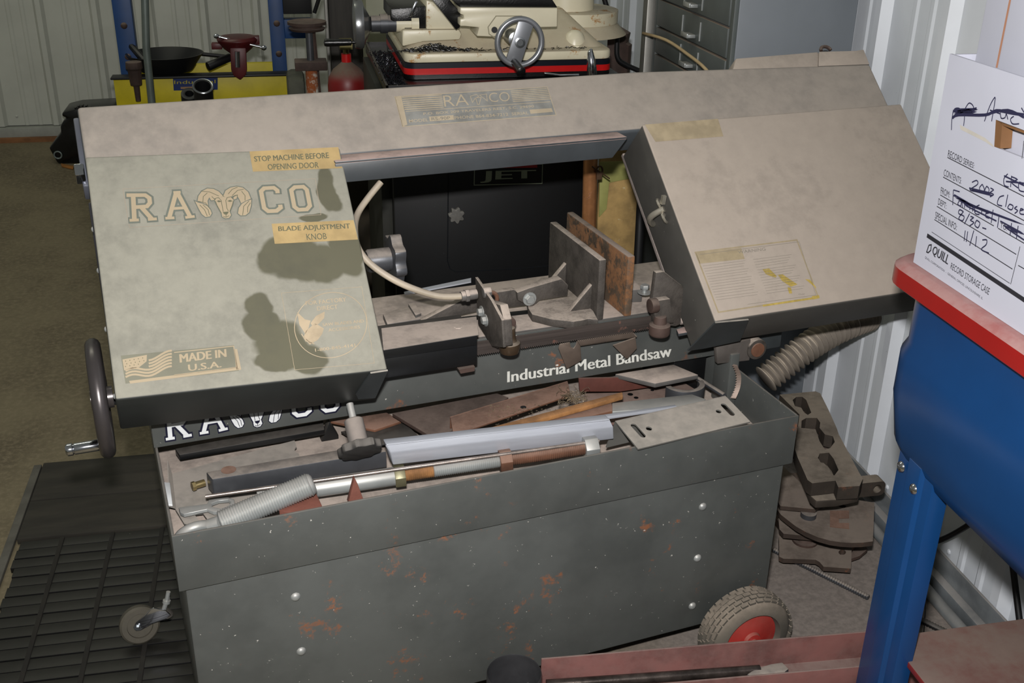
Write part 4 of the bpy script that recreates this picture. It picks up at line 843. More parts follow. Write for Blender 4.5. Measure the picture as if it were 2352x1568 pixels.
# fire extinguisher
ex = P(RF, 797, 165, y=3.6).x; ez = P(RF, 797, 198, y=3.6).z; fe = thing('fire_extinguisher', 'dusty red fire extinguisher cylinder next to the milling machine stand', 'fire extinguisher', RF, (ex, 3.6, 0))
mb = MB(); mb.lathe((ex, 3.6, 0), Z, [(ez - .25, .05), (ez - .24, .062), (ez + .005, .064), (ez + .03, .060), (ez + .055, .045), (ez + .075, .02), (ez + .08, .014)], 32); mb.build('tank', mat('red_tank', '#6e0f0f', .45, 0, dust=.95, dcol='#5f5448', mott=.08, bump=0, dlo=.2), fe)
mb = MB(); mb.cyl((ex, 3.6, ez + .078), (ex, 3.6, ez + .105), .016, 16); mb.build('collar', mat('bright_red', '#a01010', .3), fe)
mb = MB(); mb.cyl((ex, 3.6, ez + .105), (ex, 3.6, ez + .12), .010, 12); mb.box(ex - .02, ex + .02, 3.58, 3.62, ez + .12, ez + .15); mb.build('valve', mat('valve_brass', '#6e6740', .4, .6), fe)
bgs('wooden_crate', 'dark wooden crate under the red fire extinguisher', 'crate', mat('crate_wood', '#2a2418', .9, mott=.3), lambda mb: mb.box(ex - .07, ex + .07, 3.53, 3.67, 0, ez - .25))
# ---- milling machine
m_iv = mat('ivory_enamel', '#cfc8ae', .38, 0, dust=.45, dcol='#8b7866', mott=.06, mscale=8, rust=.28, rcol='#a8793e', bump=.02, dlo=.5)
m_ivc = mat('ivory_clean', '#d2cbb2', .35, 0, mott=.05, bump=0); m_oil = mat('oily_black', '#0d0d0e', .25, 0, mott=.3, bump=.3, mscale=40)
MC = crop(.2296, 880, 0)
def M3(pts, y): return [P(RF, *MC(a, b), y=y) for a, b in pts]
mill = thing('milling_machine', 'ivory benchtop milling machine with red and black stripes and silver handwheels', 'milling machine', RF, (.6, 3.15, .9))
zB = P(RF, 1170, 167, y=2.9).z; x0 = P(RF, 930, 160, y=2.9).x; x1 = P(RF, 1406, 155, y=2.9).x
def ring(x0, x1, y0, y1, z0, z1, r): 
    mb = MB(); mb.prism([V(a, b, z0) for a, b in rrect(x0, x1, y0, y1, r)], (0, 0, z1 - z0)); return mb
ring(x0, x1, 2.9, 3.42, zB - .012, zB, .03).build('base_skirt', m_oil, mill)
ring(x0 - .001, x1 + .001, 2.899, 3.421, zB, zB + .016, .03).build('red_stripe', flat('stripe_red', '#b01515', .3), mill)
ring(x0 - .001, x1 + .001, 2.899, 3.421, zB + .016, zB + .030, .03).build('black_stripe', flat('stripe_black', '#10131c', .3), mill)
ring(x0, x1, 2.9, 3.42, zB + .030, zB + .055, .03).build('base_casting', m_iv, mill, bevel=.006)
zT = zB + .055
mb = MB(); lo = rrect(x0 + .01, x1 - .01, 2.95, 3.40, .03); hi = rrect(x0 + .06, x1 - .10, 3.05, 3.36, .03); n = len(lo)
mb.add([V(a, b, zT) for a, b in lo] + [V(a, b, zT + .085) for a, b in hi], [list(range(n))[::-1], list(range(n, 2 * n))] + [[i, (i + 1) % n, n + (i + 1) % n, n + i] for i in range(n)]); mb.build('base_dome', m_iv, mill)
mb = MB(); mb.prism(M3([(190, 298), (760, 292), (790, 340), (770, 400), (400, 420), (190, 470)], 2.96), (0, .36, 0)); mb.build('saddle', m_iv, mill, bevel=.006)
mb = MB(); mb.prism(M3([(770, 75), (1745, 80), (1742, 270), (1485, 276), (1485, 345), (1080, 368), (935, 362), (962, 276), (820, 262), (770, 262), (770, 190), (808, 188), (806, 150), (770, 142)], 2.86), (0, .12, 0)); ap = mb.build('apron', m_ivc, mill, bevel=.003)
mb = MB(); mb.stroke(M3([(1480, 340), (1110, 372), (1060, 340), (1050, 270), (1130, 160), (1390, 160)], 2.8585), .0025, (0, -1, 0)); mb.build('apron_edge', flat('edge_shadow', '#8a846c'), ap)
mb = MB(); mb.cyl(M3([(1115, 300)], 2.857)[0], M3([(1115, 300)], 2.857)[0] + V(0, .01, 0), .008, 12); mb.build('screw', m_blk2, ap)
mb = MB(); mb.prism(M3([(640, -40), (1670, -40), (1745, 76), (770, 73)], 2.87), (0, .10, 0)); mb.build('cross_slide', m_oil, mill, bevel=.002)
mb = MB(); a = M3([(470, -30), (640, -30), (770, 120), (770, 275), (730, 300)], 2.90); mb.prism(a, (0, .05, 0)); mb.build('slide_wiper', m_oil, mill, bevel=.002)
mb = MB(); mb.prism(M3([(75, 90), (430, 60), (430, 290), (170, 290), (75, 200)], 2.98), (0, .2, 0)); mb.build('table_end', m_oil, mill, bevel=.003)
mb = MB(); mb.prism(M3([(432, 0), (500, 20), (600, 120), (740, 292), (432, 292)], 2.97), (0, .2, 0)); mb.build('slide_casting', m_iv, mill, bevel=.003)
mb = MB(); mb.prism(M3([(320, 10), (350, 15), (285, 170), (258, 170)], 2.93), (0, .008, 0)); mb.build('lock_lever', m_chrome, mill, bevel=.002)
# left handwheel, axis along x
hx = M3([(-250, 240)], 3.0)[0]
mb = MB(); mb.lathe(hx, X, [(-.012, .048), (-.010, .062), (.004, .065), (.012, .062), (.018, .045), (.034, .015), (.036, .0)], 36); lw = mb.build('handwheel', mat('wheel_silver', '#8d8f90', .25, .8, mott=.1), mill, label='silver handwheel seen from its edge')
mb = MB(); mb.lathe(hx, X, [(.034, .0), (.034, .021), (.058, .021), (.058, .025), (.078, .025), (.078, .022), (.10, .022)], 24); mb.build('dial_collar', m_darkst, lw)
mb = MB(); mb.lathe(hx, X, [(.10, .022), (.14, .022), (.14, .026), (.16, .026)], 24); mb.build('bearing_boss', m_ivc, lw)
p = P(RF, 808, 97, y=2.98); mb = MB(); mb.lathe(p, (-1, 0, 0), [(-.01, .004), (0, .004), (.002, .0085), (.065, .0105), (.072, .009), (.074, .0)], 14); mb.build('crank_handle', m_oil, lw)
# large front handwheel
wc_ = M3([(1365, 422)], 2.76)[0]; rw_ = (P(RF, 1250, 97, y=2.76) - P(RF, 1138, 97, y=2.76)).length / 2 - .006
mb = MB(); mb.tube([wc_ + V(math.cos(t) * rw_, 0, math.sin(t) * rw_) for t in [2 * math.pi * i / 48 for i in range(48)]], .0075, 12, closed=True); fw = mb.build('handwheel', mat('wheel_satin', '#8b8e93', .35, .6, mott=.06, bump=0), mill, label='silver handwheel facing the saw with one wide spoke')
an = R(72); dx, dz = math.cos(an), math.sin(an); nx, nz = -dz, dx
mb = MB(); q = [wc_ + V(dx * rw_ * .96 + nx * .020, 0, dz * rw_ * .96 + nz * .020), wc_ + V(dx * rw_ * .96 - nx * .020, 0, dz * rw_ * .96 - nz * .020), wc_ - V(dx * rw_ * .96 + nx * .020, 0, dz * rw_ * .96 + nz * .020), wc_ - V(dx * rw_ * .96 - nx * .020, 0, dz * rw_ * .96 - nz * .020)]
mb.prism([p + V(0, -.004, 0) for p in q], (0, .01, 0)); mb.build('spoke', bpy.data.materials['wheel_satin'], fw, bevel=.001)
mb = MB(); mb.lathe(wc_ + V(0, .12, 0), (0, -1, 0), [(0, .02), (.08, .02), (.082, .012), (.122, .012), (.124, .0135), (.128, .0135), (.129, .009), (.126, .008), (.126, 0)], 24); mb.build('hub', m_steel, fw)
p = M3([(1310, 620)], 2.755)[0]; p2 = M3([(1385, 715)], 2.70)[0]; mb = MB(); mb.lathe(p, p2 - p, [(0, .009), (.02, .010), ((p2 - p).length, .011), ((p2 - p).length + .003, .006)], 16); mb.build('crank_handle', m_oil, fw)
# column and boss
cx_ = M3([(1900, 160)], 3.2)[0]
zc = lambda yy: M3([(1900, yy)], 3.06)[0].z
mb = MB(); cxx = P(RF, 1318, 60, y=3.2).x
mb.lathe((cxx, 3.2, zT), Z, [(0, .155), (zc(290) - zT, .125), (zc(285) - zT, .128), (zc(160) - zT, .128), (zc(150) - zT, .118)], 40); mb.build('column_base', m_iv, mill)
mb = MB(); mb.lathe((cxx - .03, 3.2, zc(150) - .002), Z, [(0, .085), (.3, .083)], 36); mb.build('column', m_ivc, mill)
p = P(RF, 1324, 112, y=2.96); mb = MB(); mb.lathe((p.x, 2.985, zT - .002), Z, [(0, .032), (.02, .03), (.035, .022), (.042, .01), (.043, 0)], 20); mb.lathe((p.x, 2.955, zT - .002), Z, [(0, .012), (.006, .012)], 6); mb.build('bolt_boss', m_ivc, mill)
# chips
mb = MB()
for i in range(420):
    if i % 6: x = random.gauss(.40, .05); y = random.uniform(2.915, 2.95); z = zT + .001 + random.random() * .016 * max(0, 1 - abs(x - .40) / .07)
    else: x = random.uniform(x0 + .03, x1 - .05); y = random.uniform(2.91, 2.95); z = zT + .001
    a = random.random() * 6.28; mb.tube([V(x, y, z), V(x + .008 * math.cos(a), y + .006 * math.sin(a), z + .003), V(x + .014 * math.cos(a + .6), y + .010 * math.sin(a + .6), z + .001)], .0009, 3)
mb.build('metal_chips', m_oil, mill, kind='stuff', label='black oily chips piled on the mill base')
# stand under the mill
st_ = thing('mill_stand', 'black sheet metal cabinet stand under the ivory milling machine', 'machine stand', RF, (.56, 3.1, 0))
m_sb = mat('stand_black', '#07080a', .45, 0, mott=.2, bump=0, specks=.25, scol='#3c3f44')
ts = .02
bx('cabinet_body', P(RF, 905, 500, y=2.86).x, P(RF, 1337, 500, y=2.86).x, 2.86, 3.4, 0, zB - .04, m_sb, st_, .004)
bx('side_recess', P(RF, 878, 500, y=2.9).x, P(RF, 905, 500, y=2.9).x, 2.9, 3.4, 0, zB - .04, mat('stand_side', '#17180f', .6), st_, .002)
tp = MB(); tp.box(x0 - .06, x1 + .03, 2.80, 3.46, zB - .04, zB - .014); tp = tp.build('chip_tray', m_oil, st_, bevel=.004)
mb = MB()
for (a0, a1, b0, b1) in ((x0 - .06, x1 + .03, 2.80, 2.806), (x0 - .06, x1 + .03, 3.454, 3.46), (x0 - .06, x0 - .054, 2.80, 3.46)): mb.box(a0, a1, b0, b1, zB - .014, zB - .006)
mb.build('tray_lip', m_black, tp)
mb = MB()
for i in range(500):
    x = random.uniform(x0 - .055, x0 - .006); y = random.uniform(2.83, 3.3); a = random.random() * 6.28; z = zB - .013
    mb.tube([V(x, y, z), V(x + .006 * math.cos(a), y + .006 * math.sin(a), z + random.random() * .012), V(x + .010 * math.cos(a + .9), y + .01 * math.sin(a + .9), z + .002)], .0012, 3)
mb.build('metal_chips', mat('shiny_chips', '#34343a', .2, .8, mott=.5), tp, kind='stuff')
J = lambda pts, d=0: PP(RF, pts, y=2.8585 - d * .0004)
mb = MB(); mb.stroke(J([(1090, 378), (1246, 377), (1245, 421), (1089, 425)]), .0022, (0, -1, 0), closed=True); mb.text('JET', J([(1105, 420), (1229, 415), (1229, 390), (1107, 393)]), bold=.02); mb.build('lettering', flat('logo_grey', '#7f8672'), st_)
mb = MB(); mb.face(J([(1132, 378), (1234, 377), (1234, 385), (1132, 386)])); mb.build('logo_bar', flat('logo_red', '#8c1c1c'), st_)
mb = MB(); q = J([(1030, 380), (1028, 600), (1034, 618), (1046, 624), (1180, 618), (1335, 604)]); mb.tube([p + V(0, .0015, 0) for p in q], .0016, 6); mb.build('door_edge', mat('edge_black', '#17191c', .25), st_)
mb = MB(); lobed(mb, P(RF, 1047, 492, y=2.858), V(0, -1, 0), .023, .016, 7, .3); mb.build('star_knob', mat('knob_black', '#1b1c1e', .6, 0, dust=.5, dcol='#a5a29a', dall=.35), st_, bevel=.002)
bgs('chrome_lever', 'curved chrome lever standing at the edge of the chip tray', 'lever', m_chrome, lambda mb: mb.tube([P(RF, 1360, 172, y=2.79), P(RF, 1358, 140, y=2.79), P(RF, 1356, 120, y=2.795), P(RF, 1358, 112, y=2.80)], [.014, .012, .008, .003], 14))
bgs('steel_wire_tool', 'thin bright steel wire tool lying on the chip tray edge', 'tool', m_chrome, lambda mb: mb.tube(PP(RF, [(1250, 168), (1285, 173), (1330, 172)], y=2.79), .003, 8))
# copper pipe with clip
cpz = thing('copper_pipe', 'upright old copper pipe with a small hanging lock behind the vise jaws', 'pipe', RF, tuple(V(P(RF, 1350, 500, y=2.62).x, 2.62, 0)))
a = P(RF, 1357, 340, y=2.62); b = P(RF, 1352, 540, y=2.62); mb = MB(); mb.cyl(a + (a - b) * .2, b + (b - a) * (b.z / (a.z - b.z)), .0185, 24); mb.build('pipe', mat('copper', '#c58a5c', .3, .6, rust=.2, rcol='#4a2f22', mott=.3, mscale=10), cpz)
mb = MB(); c = P(RF, 1377, 392, y=2.60); mb.box(c.x - .008, c.x + .006, 2.595, 2.61, c.z - .022, c.z - .004); mb.tube([c + V(.008 * math.cos(t), 0, .012 * math.sin(t)) for t in [2 * math.pi * i / 12 for i in range(12)]], .0025, 6, closed=True); mb.tube([c + V(-.02, 0, .012), c + V(.028, 0, -.022)], .002, 6); mb.build('hanging_lock', mat('lock_brown', '#5c4634', .5, .5), cpz)
# foam stained board
bd = thing('stained_board', 'yellowish stained wooden board leaning behind the vise jaws', 'board', RF, (.9, 2.75, 0))
q = PP(RF, [(1382, 330), (1470, 330), (1500, 680), (1365, 680)], y=2.75); mb = MB(); q[2] = V(q[2].x, 2.75, 0); q[3] = V(q[3].x, 2.75, 0); mb.prism(q, (0, .02, 0)); mb.build('panel', mat('stained_wood', '#9a7f4e', .8, 0, mott=.35, mscale=12, rust=.2, rcol='#c9c0a0'), bd, bevel=.002)
mb = MB(); q = PP(RF, [(1378, 372), (1440, 370), (1450, 410), (1400, 420), (1394, 480), (1376, 500)], y=2.745); mb.prism(q, (0, .005, 0)); mb.build('foam_smear', mat('foam', '#8f8f52', .7, 0, mott=.2), bd, bevel=.002)
bgs('dark_post', 'dark thin post standing beside the stained board', 'post', m_blk2, lambda mb: mb.cyl((P(RF, 1474, 560, y=2.6).x, 2.6, 0), (P(RF, 1470, 500, y=2.6).x, 2.6, .70), .012, 12))
bgs('rusty_disc', 'rusty brown disc lying on the floor by the mill stand', 'disc', m_rustd, lambda mb: mb.lathe((P(RF, 835, 448, z=.03).x, P(RF, 835, 448, z=.03).y, 0), Z, [(0, .13), (.03, .13), (.03, .02), (.02, .02)], 36))
# ---- steel drawer cabinet against the right wall
dc_ = thing('drawer_cabinet', 'grey steel cabinet with shallow labelled drawers against the right wall', 'cabinet', RF, (1.25, 2.86, 0))
m_cb = mat('cabinet_grey', '#6f757b', .45, 0, mott=.05, mscale=5, specks=.15, scol='#c0c4c8', bump=0); m_df = mat('drawer_grey', '#4e5453', .5, 0, mott=.1, specks=.15, dust=.8, dcol='#8d7c6c', dlo=.5)
bx('carcass', 1.092, 1.403, 2.56, 3.15, 0, 1.45, m_cb, dc_, .002)
bx('face_post', 1.080, 1.0915, 2.56, 2.58, 0, 1.45, m_df, dc_, .001); bx('face_post', 1.080, 1.0915, 3.125, 3.15, 0, 1.45, m_df, dc_, .001)
for k_ in range(6):
    z1 = 1.289 - .0775 * k_; dw = MB(); dw.box(1.078, 1.0915, 2.585, 3.12, z1 - .0715, z1); dw = dw.build('drawer', m_df, dc_, bevel=.0015)
    mb = MB(); zz = z1 - .052; mb.box(1.058, 1.078, 2.80, 2.85, zz - .006, zz + .003); mb.box(1.054, 1.059, 2.80, 2.85, zz - .006, zz + .006); mb.build('drawer_handle', m_zinc, dw, bevel=.001)
    for yy in (2.765, 2.90):
        mb = MB(); mb.box(1.0745, 1.078, yy, yy + .002, z1 - .06, z1 - .012); mb.build('label_holder', m_zinc, dw)
bx('door', 1.080, 1.0915, 2.585, 3.12, .1, .82, m_df, dc_, .002)
bgs('yellow_stick', 'thin pale bent stick leaning across the drawer fronts', 'stick', mat('pale_wood', '#b09a74', .7, 0, mott=.15), lambda mb: mb.tube(spline([P(RF, 1477, 76, x=1.03), P(RF, 1530, 92, x=1.03), P(RF, 1580, 125, x=1.03), P(RF, 1622, 160, x=1.03), P(RF, 1660, 215, x=1.03)], 4), .0045, 8))
bgs('flat_grey_strip', 'tall narrow grey strip standing at the far end of the drawer cabinet', 'metal strip', m_galv, lambda mb: mb.box(1.06, 1.09, 3.16, 3.20, 0, 1.3))
bgs('brown_sheet_scrap', 'tall ragged brown metal sheet standing behind the black power cable', 'scrap metal', m_rustd, lambda mb: mb.prism([p if i < 5 else V(p.x, p.y, 0) for i, p in enumerate(PP(RF, [(1395, 90), (1415, 62), (1442, 78), (1437, 100), (1445, 105), (1430, 140), (1400, 150)], y=3.5))], (.02, .03, 0)))
bgs('power_cable', 'black power cable hanging behind the milling machine column', 'cable', m_blk2, lambda mb: mb.tube(spline(PP(RF, [(1380, -30), (1398, 30), (1416, 80), (1418, 130), (1440, 150), (1500, 175)], y=3.4), 5), .0085, 8))
# black casting on the floor at the far left
jx = P(RF, 170, 376, z=0)
jk = thing('gearbox_casting', 'black oily machine casting with a round bore lying on the floor by the back wall', 'machine part', RF, (jx.x + .1, jx.y, 0))
q = PP(RF, [(112, 340), (140, 305), (138, 290), (145, 278), (154, 272), (141, 267), (143, 258), (175, 250), (260, 245), (300, 360), (190, 378), (132, 376)], y=jx.y); mb = MB(); mb.prism([V(p.x, p.y, max(p.z, .001)) for p in q], (0, .22, 0)); mb.build('casting', m_oil, jk, bevel=.012)
c = P(RF, 133, 356, y=jx.y - .004); mb = MB(); mb.tube([c + V(.018 * math.cos(t), 0, .018 * math.sin(t)) for t in [2 * math.pi * i / 20 for i in range(20)]], .004, 8, closed=True); mb.build('bore_ring', mat('ring_grey', '#7b8583', .4, .5), jk)
c = P(RF, 192, 243, y=jx.y + .05); mb = MB(); mb.lathe(c - V(0, .01, .05), (0, -1, 0), [(0, .055), (.03, .055), (.03, .02)], 24)
for t in range(20): a = R(18 * t); mb.box(c.x + .058 * math.cos(a) - .004, c.x + .058 * math.cos(a) + .004, c.y - .04, c.y - .01, c.z - .05 + .058 * math.sin(a) - .004, c.z - .05 + .058 * math.sin(a) + .004)
mb.build('gear', m_oil, jk)
bgs('wood_splinter', 'thin orange wood splinter on the floor below the black casting', 'wood scrap', mat('splinter', '#8a5a24', .8), lambda mb: mb.prism(PP(RF, [(140, 378), (170, 384), (168, 390), (142, 384)], z=.001), (0, 0, .008)))
# ================================================================== parts washer, boxes and floor things on the right
m_red = mat('red_lid', '#8a1512', .3, 0, dust=.75, dcol='#9a8380', mott=.06, bump=0, dlo=.6); m_wb = mat('washer_blue', '#0c3766', .28, 0, mott=.08, mscale=5, bump=0, dust=.35, dcol='#6d7684', dlo=.3)
pw = thing('parts_washer', 'blue sheet metal parts washer tub with a dusty red rim on channel legs', 'parts washer', RF, (1.13, .85, 0))
def loft(nm, secs, m, bevel=0):
    """secs: (x0, x1, y0, y1, r, z)"""
    mb = MB(); rings = [[V(a, b, z) for a, b in rrect(x0, x1, y0, y1, r, 6)] for x0, x1, y0, y1, r, z in secs]; n = len(rings[0])
    mb.add([p for r_ in rings for p in r_], [list(range(n))[::-1], [(len(rings) - 1) * n + i for i in range(n)]] + [[k * n + i, k * n + (i + 1) % n, (k + 1) * n + (i + 1) % n, (k + 1) * n + i] for k in range(len(rings) - 1) for i in range(n)])
    return mb.build(nm, m, pw, bevel=bevel, smooth=50)
YB, YE = .30, 1.412
loft('rim', [(.884, 1.372, YB, YE, .05, .946), (.876, 1.38, YB - .008, YE + .006, .055, .952), (.876, 1.38, YB - .008, YE + .006, .055, .978), (.886, 1.37, YB + .002, YE - .004, .048, .986)], m_red)
loft('tub', [(.96, 1.31, YB + .1, YE - .14, .05, .655), (.93, 1.34, YB + .07, YE - .10, .06, .660), (.908, 1.36, YB + .04, YE - .05, .07, .675), (.896, 1.368, YB + .02, YE - .025, .08, .705), (.892, 1.37, YB + .016, YE - .02, .08, .74), (.889, 1.37, YB + .012, YE - .018, .07, .78), (.889, 1.37, YB + .012, YE - .018, .07, .85), (.897, 1.366, YB + .02, YE - .028, .06, .868), (.897, 1.366, YB + .02, YE - .028, .06, .946)], m_wb)
def leg(x, y0, y1, sx):
    mb = MB(); prof = [(0, y0), (0, y0 + .022), (-.006 * sx, y0 + .028), (-.006 * sx, y1 - .036), (0, y1 - .030), (0, y1), (.03 * sx, y1), (.03 * sx, y1 - .003), (.003 * sx, y1 - .003), (.003 * sx, y0 + .003), (.03 * sx, y0 + .003), (.03 * sx, y0)]
    pts = [V(x + a, b, 0) for a, b in prof]; mb.prism(pts, (0, 0, .70)); l = mb.build('leg', m_wb, pw, bevel=.0008)
    for a, z in ((y1 - .02, .675), (y0 + .035, .66), (y1 - .045, .24)):
        mb = MB(); rivet(mb, (x - .006 * sx, a, z), (-sx, 0, 0), .009); mb.build('bolt', m_chrome, l)
    return l
leg(.903, 1.222, 1.318, 1); leg(1.362, 1.222, 1.318, -1); leg(.903, .42, .50, 1); leg(1.362, .42, .50, -1)
MB().box(.925, 1.335, .42, 1.285, .338, .35).build('shelf', mat('dusty_red_shelf', '#6e1f1c', .5, 0, dust=.93, dcol='#6f6159', mott=.3, mscale=6, bump=.05, specks=.1), pw, bevel=.002)
# ---- record storage box on the rim
m_card = mat('white_card', '#a9abb7', .75, 0, mott=.03, mscale=5, bump=0); m_kraft = mat('kraft', '#6e4c2c', .8, 0, mott=.2); m_bk = flat('print_black', '#16161e', .8); m_pen = flat('marker_ink', '#1b1b3a', .7)
BXX = .9; zb0 = .9865; yE = 1.369
bx_ = thing('storage_box', 'white cardboard record storage box with handwritten label standing on the red rim', 'box', RF, (1.05, 1.15, zb0))
c6 = crop(.4334, 2020, 100)
G = lambda pts, l=1: [P(RF, *c6(a, b), x=BXX - .0004 * l) for a, b in pts]
top = P(RF, 2190, 126, x=BXX).z
face = [P(RF, 2190, 125, x=BXX), P(RF, 2098, 602, x=BXX)]
hole = [(p.y, p.z) for p in G([(617, 403), (900, 510), (900, 660), (608, 546)], 0)]
mb = MB(); ya = .93
mb.plate([(ya, zb0), (yE, zb0), (yE + .003, top), (ya, top)], [hole], (BXX + .004, 0, 0), Y, Z, .004); mb.build('front_wall', m_card, bx_)
bx('back_wall', 1.20, 1.204, ya, yE, zb0, top, m_card, bx_, 0); bx('side_wall', BXX + .006, 1.20, yE - .004, yE, zb0, top, m_card, bx_, 0); bx('side_wall', BXX + .006, 1.20, ya, ya + .004, zb0, top, m_card, bx_, 0); bx('bottom', BXX + .006, 1.20, ya + .004, yE - .004, zb0, zb0 + .004, m_card, bx_, 0)
bx('inner_wall', BXX + .018, BXX + .022, ya + .01, yE - .01, zb0 + .005, top - .02, m_card, bx_, 0)
mb = MB(); q = G([(617, 403), (650, 428), (640, 556), (608, 546)], 0); mb.prism(q, (.016, 0, 0)); mb.prism(G([(650, 420), (900, 512), (900, 524), (648, 432)], 0), (.016, 0, 0)); mb.build('torn_edge', m_kraft, bx_)
NX = (-1, 0, 0); mb = MB()
S_ = lambda pts, w: mb.stroke(G(pts), w, NX)
for a, b, w in (((360, 603), (860, 858), .0012), ((337, 707), (900, 1010), .0012), ((322, 802), (606, 966), .0012), ((628, 978), (900, 1135), .0012), ((304, 862), (725, 1117), .0012), ((291, 932), (705, 1195), .0012), ((277, 998), (690, 1270), .0008), ((252, 1016), (900, 1447), .0062), ((745, 1075), (695, 1275), .0010), ((735, 1175), (900, 1270), .0012), ((765, 515), (755, 610), .0009)): S_([a, b], w)
for tx, q, o_ in (('RECORD SERIES:', [(362, 599), (500, 662), (506, 634), (366, 563)], 0), ('CONTENTS:', [(340, 700), (432, 744), (437, 712), (344, 664)], 0), ('FROM:', [(324, 795), (371, 817), (375, 785), (327, 759)], 0), ('DEPT:', [(310, 852), (353, 876), (357, 846), (314, 819)], 0), ('SPECIAL INFO:', [(294, 926), (408, 990), (413, 956), (298, 889)], 0), ('TO:', [(640, 975), (675, 993), (677, 965), (642, 947)], 0),
                  ('QUILL', [(275, 1118), (358, 1180), (374, 1124), (290, 1070)], 0), ('RECORD STORAGE CASE', [(375, 1192), (578, 1332), (587, 1298), (382, 1160)], 0), ('QUILL CORPORATION  -  GENERAL OFFICES, LINCOLNSHIRE, IL', [(240, 1138), (546, 1359), (549, 1345), (243, 1126)], .004)):
    mb.text(tx, G(q), bold=.012 if tx == 'QUILL' else 0)
mb.stroke(G([(262, 1068), (275, 1066), (272, 1095), (258, 1108), (250, 1104), (262, 1068)]), .002, NX); mb.build('print', m_bk, bx_)
mb = MB(); HN = [0]
def H(pts, w=.0016):
    HN[0] += 1; mb.stroke(spline(G(pts, 2 + .08 * HN[0]), 4), w, NX)

H([(392, 350), (384, 400), (381, 458)]); H([(388, 372), (400, 345), (425, 345), (428, 375), (392, 390)]); H([(452, 345), (450, 395), (446, 436)]); H([(452, 348), (475, 315), (498, 335), (490, 375), (455, 378)])
H([(395, 352), (510, 350), (398, 362), (505, 362), (405, 372), (495, 376), (430, 366), (515, 345)], .004); H([(386, 395), (420, 378), (560, 378), (620, 355), (700, 368), (766, 378)], .004); H([(580, 372), (680, 352), (766, 392)], .003)
H([(556, 412), (585, 330), (612, 285), (608, 330), (594, 412)]); H([(585, 352), (640, 372)]); H([(640, 365), (645, 395), (665, 392), (672, 372), (680, 402)]); H([(712, 385), (695, 400), (705, 425), (740, 425)]); H([(752, 340), (766, 365)])
H([(680, 690), (660, 715), (662, 750), (685, 760)]); H([(700, 700), (695, 760)]); H([(700, 705), (730, 720), (700, 735), (735, 765)]); H([(765, 745), (740, 735), (740, 775), (766, 785)]); H([(660, 700), (766, 752)], .002); H([(670, 730), (766, 740)], .002)
H([(490, 735), (515, 725), (520, 745), (480, 775), (522, 785)]); H([(545, 745), (530, 765), (540, 790), (556, 775), (545, 745)]); H([(568, 755), (558, 780), (575, 800), (580, 770), (568, 755)]); H([(588, 765), (604, 775), (588, 788), (604, 800), (585, 812)]); H([(475, 765), (600, 795), (482, 775), (598, 805)], .002)
H([(660, 805), (635, 815), (625, 850), (650, 860)]); H([(680, 800), (668, 865)]); H([(690, 850), (680, 870), (700, 880), (708, 860), (690, 850)]); H([(730, 862), (716, 872), (732, 885), (716, 900)]); H([(745, 885), (762, 880), (748, 875), (745, 900), (766, 905)])
H([(392, 775), (388, 855)]); H([(392, 775), (425, 785)]); H([(390, 805), (415, 812)]); H([(425, 830), (415, 850), (430, 860), (436, 835), (440, 868)]); H([(450, 870), (455, 840), (470, 845)]); H([(478, 880), (482, 855), (492, 862), (494, 885), (500, 865), (508, 892)])
H([(530, 855), (505, 870), (508, 900), (530, 905)]); H([(540, 905), (545, 880), (560, 885)]); H([(565, 900), (582, 895), (570, 885), (562, 915), (582, 925)]); H([(602, 880), (592, 950)]); H([(635, 905), (625, 975)])
H([(395, 800), (480, 850), (405, 815), (590, 900), (420, 830), (766, 960), (450, 850), (620, 940)], .002); H([(700, 950), (692, 1015)]); H([(735, 965), (725, 1035)]); H([(696, 985), (732, 1005)]); H([(640, 940), (766, 1010), (660, 965), (766, 1040)], .002)
H([(445, 890), (425, 880), (420, 900), (448, 915), (440, 938), (420, 925), (445, 890)]); H([(478, 900), (450, 955)]); H([(482, 915), (498, 922), (482, 935), (500, 948), (478, 965)]); H([(515, 935), (505, 960), (522, 975), (532, 950), (515, 935)]); H([(545, 975), (566, 982)])
H([(455, 990), (448, 1045)]); H([(468, 995), (460, 1050)]); H([(500, 990), (478, 1070)]); H([(515, 1020), (508, 1075)]); H([(545, 1040), (568, 1040), (565, 1065), (540, 1090), (580, 1110)])
mb.build('handwriting', m_pen, bx_)
mb = MB(); mb.face(G([(430, 455), (560, 520), (605, 550), (600, 535), (560, 500), (425, 430)], .6)); mb.build('tape_stain', flat('tape_stain', '#aaa69e', .8), bx_)
# second white box behind
b2 = thing('tall_white_box', 'tall plain white carton standing inside the open record storage box', 'box', RF, (1.01, 1.15, zb0 + .005))
ye = P(RF, 2236, 122, x=.932).y; bx('carton', .932, 1.10, .95, min(ye, 1.36), zb0 + .005, 1.72, m_card, b2, .002)
mb = MB(); a = P(RF, 2290, 150, x=.9314); b = P(RF, 2317, 0, x=.9314); b.y = a.y - .002; mb.stroke([V(a.x, a.y, zb0 + .01), V(a.x, a.y, 1.71)], .004, NX); mb.build('orange_edge', flat('orange_edge', '#9c7058'), b2)
